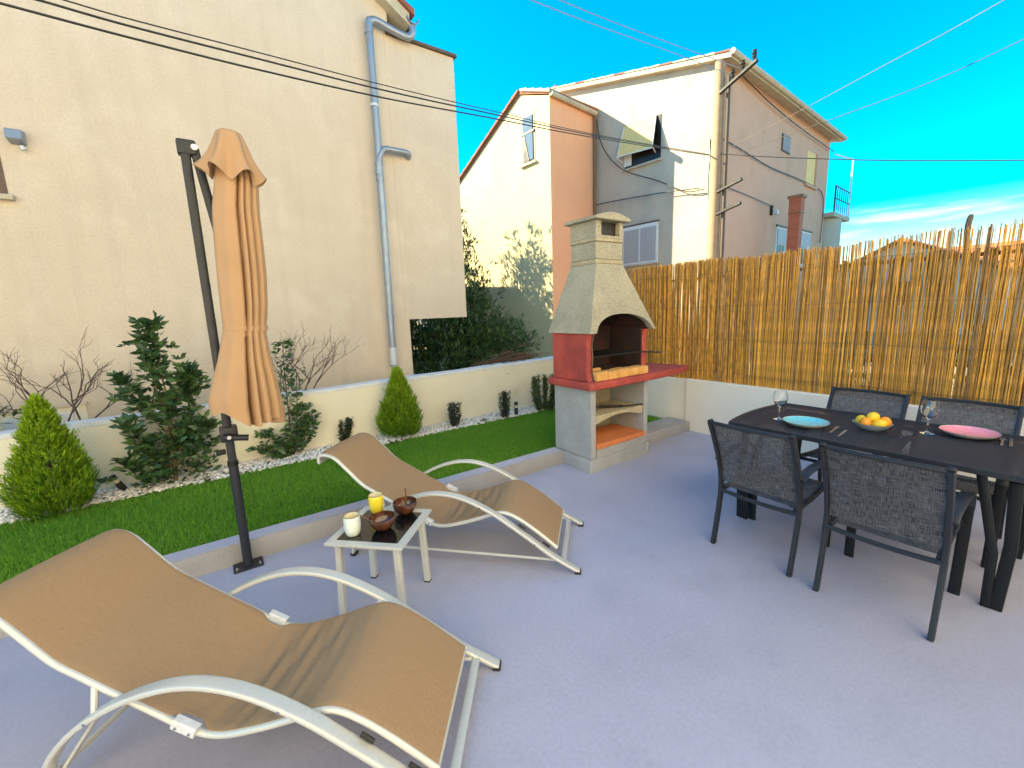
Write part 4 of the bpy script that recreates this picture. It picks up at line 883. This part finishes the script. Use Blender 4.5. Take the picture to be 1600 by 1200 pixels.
# ================================================================== PLANTS
def unit(a): return a/np.maximum(np.linalg.norm(a, axis=-1, keepdims=True), 1e-9)
def leaf_mesh(name, P, D, L_, W_, m_, parent, tint, fold_=.25, up=None):
    """one folded diamond leaf per row: base P, direction D"""
    n = len(P); D = unit(D); u = np.tile(np.array([0, 0, 1.0]), (n, 1)) if up is None else up
    S = np.cross(D, u+rng.normal(0, .35, (n, 3))); S = unit(S); Nn = np.cross(S, D)
    L_ = np.broadcast_to(L_, n)[:, None]; W_ = np.broadcast_to(W_, n)[:, None]
    V = np.stack([P, P+D*L_*.5+S*W_+Nn*W_*fold_, P+D*L_-Nn*L_*.06, P+D*L_*.5-S*W_+Nn*W_*fold_], 1)
    base = (np.arange(n)*4)[:, None]
    Fc = np.concatenate([base+np.array([0, 1, 2]), base+np.array([0, 2, 3])], 0)
    o = np_mesh(name, V.reshape(-1, 3), Fc, m_, parent, np.repeat(np.clip(tint, 0, 1), 4)); tag(o, kind='stuff'); return o
def plant(name, label, cat, loc, group=None): return thing(name, label, cat, loc, 0, group)
def thuja(label, x, y, Rr, Hh, n, seed):
    global rng; rng = np.random.default_rng(seed)
    t = plant('conifer', label, 'conifer', (x, y, LZ-.02), 'lime green conifers by the garden wall')
    MB().tube([(x, y, LZ-.03), (x, y, LZ+Hh*.5)], [.02, .008], 6).build('trunk', 'bark', t, w=True)
    u = rng.random(n)**1.25; th = rng.uniform(0, 2*np.pi, n)
    lump = 1+.10*np.sin(3*th+5*u+seed)+.08*np.sin(5*th-9*u)
    r = Rr*np.minimum(1, (.60+2.0*u))*np.clip(1-u, 0, 1)**(.85)*1.38*lump*rng.uniform(.35, 1.0, n)**.6
    base = np.stack([x+r*np.cos(th), y+r*np.sin(th), LZ+.02+u*Hh*.93], 1)
    out = np.stack([np.cos(th), np.sin(th), np.zeros(n)], 1)
    k = 13; Pl = unit(out*(.42+rng.normal(0, .18, (n, 1)))+np.array([0, 0, 1.0])+rng.normal(0, .16, (n, 3)))
    side = unit(np.cross(Pl, out+rng.normal(0, .8, (n, 3))))
    f = np.linspace(0, 1, k); a = np.where(np.arange(k) % 2 == 0, 1, -1)*.75*(1-.5*f)
    pl_ = rng.uniform(.055, .10, n)*(1.1-.45*u)
    P = base[:, None]+Pl[:, None]*(f[None, :, None]*pl_[:, None, None])
    D = Pl[:, None]+side[:, None]*a[None, :, None]+rng.normal(0, .12, (n, k, 3))
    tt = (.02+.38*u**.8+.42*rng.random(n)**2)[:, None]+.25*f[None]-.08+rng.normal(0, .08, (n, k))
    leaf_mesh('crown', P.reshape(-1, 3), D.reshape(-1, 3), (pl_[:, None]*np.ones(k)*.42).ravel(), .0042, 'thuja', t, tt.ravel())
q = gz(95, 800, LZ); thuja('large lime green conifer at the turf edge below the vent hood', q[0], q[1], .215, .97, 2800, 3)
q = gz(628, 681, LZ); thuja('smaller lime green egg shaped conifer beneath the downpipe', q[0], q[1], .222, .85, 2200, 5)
rng = np.random.default_rng(21)
def stems(t, base, specs, m_='bark_tan'):
    """specs: list of polylines (relative) ; returns their sampled points"""
    out = []
    for pts, r0 in specs:
        P = [tuple(np.array(base)+np.array(p)) for p in spline(pts, 4)]; n = len(P)
        MB().tube(P, [r0*(1-.7*i/(n-1)) for i in range(n)], 6).build('stem', m_, t, w=True, smooth=True); out.append(np.array(P))
    return out
# pittosporum: tall stems with whorls of paddle leaves
q = gz(275, 752, LZ); t = plant('pittosporum_shrub', 'tall leafy evergreen shrub with paddle shaped leaves beside the parasol', 'shrub', (q[0], q[1], LZ-.02))
sp_ = [([(0, 0, 0), (.01, 0, .5), (-.03, .0, 1.0), (-.045, .02, 1.36)], .017), ([(.02, 0, .1), (.05, .0, .7), (.02, .02, 1.2), (.035, .0, 1.50)], .011), ([(0, 0, .2), (.14, .0, .45), (.22, .02, .78), (.25, 0, 1.0)], .010),
       ([(0, 0, .15), (-.16, .0, .35), (-.26, -.02, .62)], .009), ([(0, 0, .15), (.2, -.05, .35), (.30, -.05, .55)], .008), ([(0, 0, .5), (-.14, 0, .75), (-.24, 0, 1.02)], .008), ([(0, 0, .05), (-.13, -.1, .16), (-.3, -.12, .3)], .006), ([(.02, 0, .6), (.14, -.02, .85), (.22, -.02, 1.08)], .007)]
PP = stems(t, (q[0], q[1], LZ-.02), sp_)
P, D, Ls = [], [], []
for si, poly in enumerate(PP):
    L0 = len(poly)
    for i in range(2, L0):
        nn_ = 15 if i < L0-1 else 24
        for k in range(nn_):
            a = rng.uniform(0, 6.28); c = poly[i]+rng.normal(0, .022, 3)+(poly[min(i+1, L0-1)]-poly[i])*rng.random()
            P.append(c); D.append((math.cos(a), math.sin(a), rng.uniform(-.1, 1.2))); Ls.append(rng.uniform(.07, .125))
    # side whorls
    for k in range(13):
        c = poly[int(rng.integers(L0//3, L0))]+np.array([*rng.normal(0, .075, 2), rng.normal(0, .04)])
        for j in range(12):
            a = j*.55+rng.random(); P.append(c+rng.normal(0, .008, 3)); D.append((math.cos(a), math.sin(a), rng.uniform(.0, .7))); Ls.append(rng.uniform(.05, .085))
for k in range(480):
    a = rng.uniform(0, 6.28); r_ = .30*math.sqrt(rng.random()); z = rng.uniform(.02, .48); P.append(np.array([q[0]+.04+r_*math.cos(a), q[1]+r_*.7*math.sin(a), LZ+z])); a += rng.normal(0, .6); D.append((math.cos(a), math.sin(a), rng.uniform(-.2, .6))); Ls.append(rng.uniform(.05, .09))
Ls = np.array(Ls); leaf_mesh('foliage', np.array(P), np.array(D), Ls, Ls*.25, 'leaf_dark', t, rng.beta(1.3, 2.6, len(P)), up=rng.normal(0, .8, (len(P), 3))+np.array([0, 0, .5]))
# camellia: upright wands with oval leaves
q = gz(456, 711, LZ); t = plant('camellia_shrub', 'slender upright shrub with oval glossy leaves between parasol and lounger head', 'shrub', (q[0], q[1], LZ-.02))
sp_ = [([(0, 0, 0), (.02, 0, .4), (.03, .0, .9), (.05, 0, 1.28)], .010), ([(.02, 0, 0), (.10, .0, .45), (.15, .02, .95)], .008), ([(0, 0, .02), (.16, 0, .2), (.26, 0, .42)], .007), ([(0, 0, 0), (-.12, 0, .2), (-.24, 0, .33)], .006), ([(.0, 0, .1), (.14, 0, .32), (.2, 0, .55)], .005), ([(0, 0, .0), (-.15, -.05, .10), (-.3, -.05, .18)], .005)]
PP = stems(t, (q[0], q[1], LZ-.02), sp_, 'bark')
P, D, Ls = [], [], []
for poly in PP:
    for i in range(1, len(poly)):
        for k in range(16):
            a = rng.uniform(0, 6.28); P.append(poly[i]+rng.normal(0, .012, 3)+(poly[min(i+1, len(poly)-1)]-poly[i])*rng.random()+np.array([math.cos(a), math.sin(a), 0])*rng.uniform(.0, .06)); D.append((math.cos(a), math.sin(a), rng.uniform(-.5, .5))); Ls.append(rng.uniform(.05, .085))
Ls = np.array(Ls); leaf_mesh('foliage', np.array(P), np.array(D), Ls, Ls*.30, 'leaf_dark', t, rng.beta(1.5, 2.2, len(P)), up=rng.normal(0, .8, (len(P), 3))+np.array([0, 0, .5]))
def dwarf(name, label, px, py, wd, ht, n, m_, ll, lw, upw, seed, group=None, cat='shrub', twin=0):
    global rng; rng = np.random.default_rng(seed); q = gz(px, py, LZ); t = plant(name, label, cat, (q[0], q[1], LZ-.02), group)
    cs = [(-twin, .85), (twin, 1.0)] if twin else [(0, 1.0)]; sp_ = []
    for i in range(9):
        c_, hs_ = cs[i % len(cs)]; a = rng.uniform(0, 6.28); r_ = wd*.5*rng.random()
        sp_.append(([(.5*r_*math.cos(a), .5*r_*math.sin(a), 0), (c_*.7*.82+1.0*r_*math.cos(a), -c_*.7*.57+1.0*r_*math.sin(a), ht*.45*hs_), (c_*.82+r_*math.cos(a), -c_*.57+r_*math.sin(a), ht*.92*hs_)], .004))
    PP = stems(t, (q[0], q[1], LZ-.02), sp_, 'bark'); P, D = [], []
    for k in range(n):
        poly = PP[k % len(PP)]; f = rng.uniform(.04, 1)*(len(poly)-1); i = min(int(f), len(poly)-2); c = poly[i]+(poly[i+1]-poly[i])*(f-i); a = rng.uniform(0, 6.28)
        P.append(c+rng.normal(0, wd*.045, 3)); D.append((math.cos(a), math.sin(a), upw+rng.normal(0, .3)))
    L_ = rng.uniform(.7, 1.2, n)*ll; leaf_mesh('foliage', np.array(P), np.array(D), L_, L_*lw, m_, t, rng.beta(1.5, 2.5, n))
dwarf('dwarf_shrub', 'twin tufted dark dwarf shrub behind the lounger head', 541, 690, .26, .33, 1900, 'leaf_deep', .032, .24, .6, 31, 'dark dwarf shrubs in the pebbles', twin=.06)
dwarf('dwarf_shrub', 'small dark dwarf shrub in the pebbles next to the egg shaped conifer', 711, 665, .22, .35, 1600, 'leaf_deep', .030, .24, .7, 32, 'dark dwarf shrubs in the pebbles')
dwarf('dwarf_shrub', 'dark dwarf shrub in the pebbles beside a black garden light', 789, 652, .22, .41, 1700, 'leaf_deep', .030, .24, .7, 33, 'dark dwarf shrubs in the pebbles')
dwarf('rosemary_bush', 'olive green rosemary bush beside the barbecue', 850, 640, .40, .56, 5200, 'leaf_rosemary', .042, .15, .9, 34)
dwarf('ground_plant', 'low leafy seedling beside the leaning garden light', 228, 752, .16, .12, 70, 'leaf_olive', .05, .33, .3, 35, cat='plant')
dwarf('ground_plant', 'small weed in the pebbles behind the parasol pole', 385, 694, .10, .07, 40, 'leaf_olive', .035, .33, .3, 36, cat='plant')
dwarf('ground_plant', 'small weed in the pebbles near the two dark dwarf shrubs', 757, 658, .10, .06, 40, 'leaf_olive', .03, .33, .3, 37, cat='plant')
# bare shrubs behind the garden wall
def bare(name, label, px, py, Yp, h0, seed, n0=4, spread=.55, depth=4, ratio=.68):
    rnd = random.Random(seed); b = onY(px, py, Yp); t = plant(name, label, 'shrub', (b[0], b[1], -.06), 'leafless shrubs behind the garden wall'); m = MB()
    def grow(p, d, l, r, k):
        q_ = p+d*l; mid_ = p+d*l*.5+Vector((rnd.gauss(0, .06), rnd.gauss(0, .06), rnd.gauss(0, .04)))*l
        m.tube([p, mid_, q_], [r, r*.85, r*.65], 5, cap=False)
        if k == 0: return
        for i in range(2 if rnd.random() < .6 else 3):
            nd = (d+Vector((rnd.gauss(0, spread), rnd.gauss(0, spread*.6), rnd.gauss(.18, .3)))).normalized(); st = q_ if i else p+d*l*rnd.uniform(.55, .95)
            grow(Vector(st), nd, l*ratio*rnd.uniform(.75, 1.25), r*.62, k-1)
    base = Vector((b[0], b[1], -.06)); m.tube([base, Vector(b)-Vector((0, 0, .15))], [.02, .018], 6)
    for i in range(n0):
        a = (i-(n0-1)/2)/n0*1.7+rnd.gauss(0, .1); grow(Vector(b)-Vector((0, 0, .15)), Vector((math.sin(a), rnd.gauss(0, .2), math.cos(a))).normalized(), h0, .0105, depth)
    m.build('branches', 'bark', t, w=True)
bare('bare_shrub', 'leafless dark shrub behind the wall near the large lime conifer', 112, 662, 5.75, .36, 11, 5)
bare('bare_shrub', 'leafless twiggy shrub behind the wall beside the slender glossy shrub', 470, 620, 5.75, .38, 14, 5, .65)
def bushy(name, label, cat, blobs, n, m_, ll, lw, seed, droop=.1, trunk=None, upw=.35):
    global rng; rng = np.random.default_rng(seed); b = trunk or (blobs[0][0][0], blobs[0][0][1], -.06); t = plant(name, label, cat, b)
    P, D = [], []; vol = np.array([s_[0]*s_[1]*s_[2] for _, s_ in blobs]); vol = vol/vol.sum()
    tw = MB()
    for (c, s_), f in zip(blobs, vol):
        tw.tube(spline([b, tuple((np.array(b)*.4+np.array(c)*.6)), c], 4), [.05]*4+[.03]*4+[.02], 6); kk = max(int(n*f/9), 12)
        d = unit(rng.normal(0, 1, (kk, 3))); r_ = rng.random(kk)**.42; ctr = np.array(c)+d*np.array(s_)*r_[:, None]*(1+.25*np.sin(d[:, :1]*7+d[:, 2:]*9))
        for cc, dd in zip(ctr, d):
            for j in range(9):
                P.append(cc+rng.normal(0, ll*.3, 3)); D.append(dd*.7+rng.normal(0, .6, 3)+np.array([0, 0, upw]))
        for j in range(6): tw.tube([c, tuple(ctr[j])], [.014, .005], 4)
    tw.build('trunk', 'bark', t, w=True)
    P, D = np.array(P), np.array(D); L_ = rng.uniform(.7, 1.2, len(P))*ll; tt = np.repeat(rng.beta(1.3, 2.6, len(P)//9+1), 9)[:len(P)]+rng.normal(0, .12, len(P))
    leaf_mesh('crown', P, D, L_, L_*lw, m_, t, tt)
bushy('oleander_bush', 'big dark green oleander bush between the beige building and the yellow gable', 'bush',
      [((4.1, 8.2, .7), (1.2, .8, .9)), ((5.2, 8.3, .8), (.95, .7, .75)), ((4.55, 8.5, 1.55), (.65, .6, .85)), ((6.0, 8.4, .75), (.55, .5, .6)), ((3.5, 8.3, .9), (.6, .6, .75)), ((5.0, 8.6, 1.3), (.7, .6, .8)), ((4.6, 8.8, 2.0), (.45, .5, .6))], 15000, 'leaf_olive', .17, .10, 41)
bushy('laurel_bush', 'dark laurel bush poking above the wall by the cellar ledge', 'bush', [((-1.95, 5.72, .72), (.26, .14, .20)), ((-1.72, 5.72, .84), (.22, .1, .10))], 330, 'leaf_olive', .11, .13, 42)
bushy('tall_tree', 'tall evergreen tree hidden behind the overhanging bay, shading the yellow gable', 'tree',
      [((6.7, 14.6, 4.2), (.95, .9, 1.5)), ((6.5, 14.8, 5.8), (.65, .7, 1.0)), ((7.2, 14.0, 3.0), (.9, .9, 1.2)), ((7.6, 13.5, 4.0), (.5, .5, .9)), ((6.3, 14.4, 2.2), (1.6, 1.2, 1.9)), ((7.4, 13.0, 2.0), (1.2, 1.0, 1.7)), ((7.0, 13.6, 4.9), (.6, .6, 1.1))], 9500, 'leaf_tree', .20, .12, 43, trunk=(6.8, 14.6, -.06), upw=.9)
bushy('lane_bush', 'yellowish green bush glimpsed through the reeds behind the fruit bowl', 'bush', [((6.6, 1.9, .6), (.5, .6, .55))], 900, 'leaf_olive', .10, .2, 44)
bushy('lane_bush', 'yellowish green bush glimpsed through the reeds behind the pink plate', 'bush', [((6.6, .75, .6), (.5, .6, .6))], 900, 'leaf_olive', .10, .2, 45)
# heap of cut twigs on the wall behind the barbecue
rnd = random.Random(5); c = onY(800, 566, 5.55); t = thing('twig_heap', 'heap of dry brown cut twigs lying behind the wall by the bush', 'twigs', (c[0], c[1], .5)); m = MB()
for i in range(170):
    a = rnd.gauss(0, .35); p_ = Vector((c[0]+rnd.gauss(0, .20), c[1]+rnd.gauss(0, .12), .72+abs(rnd.gauss(0, .075)))); d = Vector((math.cos(a), math.sin(a)*.6, rnd.gauss(0, .22)))*rnd.uniform(.15, .38)
    m.tube([p_-d, p_+Vector((0, 0, rnd.uniform(0, .06))), p_+d], rnd.uniform(.003, .006), 4, cap=False)
MB().box(c[0]-.5, c[0]+.5, 5.44, 5.75, -.06, .70).build('rubble_base', 'earth', t, w=True)
tag(m.build('twigs', 'dry_twig', t, w=True), kind='stuff')
# ------------------------------------------------------------------ garden lights
def glight(label, px, py, h, tilt=0):
    q = gz(px, py, LZ); t = thing('garden_light', label, 'garden light', (q[0], q[1], LZ-.03), 0, 'black garden path lights'); t.rotation_euler = (tilt*.3, -tilt, 0)
    MB().tube([(0, 0, 0), (0, 0, h*.62)], .026, 14).build('post', 'lamp_black', t, smooth=True); MB().tube([(0, 0, h*.62), (0, 0, h*.80)], .022, 14).build('lens', 'lamp_lens', t, smooth=True)
    MB().tube([(0, 0, h*.80), (0, 0, h)], .027, 14).build('cap', 'lamp_black', t, smooth=True)
glight('leaning black garden light with glass collar beside the large lime conifer', 198, 764, .20, R(24))
glight('black garden light with glass collar behind the lounger head', 571, 683, .21)
glight('slim black garden light in the pebbles beside the rosemary bush', 807, 648, .22)
# ================================================================== OVERHEAD CABLES
def cable(label, pts, A, B, r, m_='cable', n=10):
    """pixels on a straight line in plan from A to B"""
    A, B = np.array([*A, 0.]), np.array([*B, 0.]); d = B-A; nrm = np.array([-d[1], d[0], 0]); P = [tuple(pl(x, y, A, nrm)) for x, y in pts]
    t = thing('overhead_cable', label, 'cable', P[0], 0, 'overhead cables'); P2 = [tuple(p_) for p_ in spline(P, n)]
    MB().tube(P2, r, 6, cap=False).build('strand', m_, t, w=True, smooth=True)
E1 = hw(FL-.12, CY+.15, 0)[:2]
cable('lowest of three black cables running from above the beige wall to the house corner', [(-60, -10), (0, 5), (200, 58), (400, 108), (600, 153), (760, 183), (940, 217), (1108, 243)], (-2.5, 3.2), E1, .0075)
cable('middle of three black cables running from above the beige wall to the house corner', [(-20, -20), (60, 0), (200, 40), (400, 91), (600, 141), (760, 176), (940, 214), (1108, 242)], (-2.5, 3.3), E1, .0075)
cable('thin topmost of three black cables running from above the beige wall to the house corner', [(20, -22), (100, 0), (200, 29), (400, 81), (600, 133), (760, 171), (940, 212), (1108, 241)], (-2.5, 3.4), E1, .005)
P1 = hw(FL-.15, CY-.3, 0)[:2]
cable('cable from the utility pole level across the sky above the reed fence', [(1120, 240), (1200, 245), (1350, 250), (1480, 251), (1640, 250)], P1, (14, -6), .010)
cable('pale cable climbing from the utility pole past the roof into the sky', [(1145, 228), (1260, 168), (1380, 103), (1480, 50), (1590, -12)], P1, (8, -3), .007, 'wire')
cable('thin cable climbing from the utility pole over the eaves', [(1150, 240), (1300, 186), (1450, 130), (1620, 52)], P1, (9, -4), .007)
cable('faint wire crossing the sky to the insulators above the pole', [(820, -4), (920, 35), (1040, 78), (1145, 118)], (4, 5), hw(FL-.3, CY-.5, 0)[:2], .008, 'zinc')
cable('faint twisted wire crossing the sky to the pole top', [(865, -4), (960, 35), (1060, 72), (1160, 108)], (4.2, 5), hw(FL-.3, CY-.8, 0)[:2], .008, 'zinc')
# cables clipped along the houses
def wallcable(label, P, r=.014):
    t = thing('wall_cable', label, 'cable', P[0], 0, 'cables on the house walls'); MB().tube([tuple(p_) for p_ in spline(P, 5)], r, 5, cap=False).build('strand', 'cable', t, w=True, smooth=True)
def hp(f, pts, off):
    out = []
    for x, y in pts: a, b, z = f(x, y); out.append(hw(a+off[0], b+off[1], z))
    return out
wallcable('black cable sagging from the orange house gutter to the cable bundle', hp(face, [(934, 182), (945, 230), (975, 265), (1030, 283), (1075, 300), (1105, 296)], (-.12, 0)))
wallcable('black cable running over the shuttered window to the cable bundle', hp(face, [(928, 322), (980, 312), (1040, 302), (1098, 295)], (-.14, 0)))
wallcable('black cable slanting down the pink wall to the brick chimney side', hp(side, [(1120, 215), (1150, 232), (1200, 262), (1250, 283), (1280, 300), (1283, 330), (1278, 380)], (0, -.06)), .015)
wallcable('black cable slanting under the eaves from the cross arm to the far corner', hp(side, [(1155, 122), (1200, 165), (1250, 205), (1298, 238)], (0, -.10)), .015)
wallcable('thin black cable from the pole to the wall lamp on the pink wall', hp(side, [(1122, 290), (1160, 304), (1206, 324)], (0, -.06)), .011)
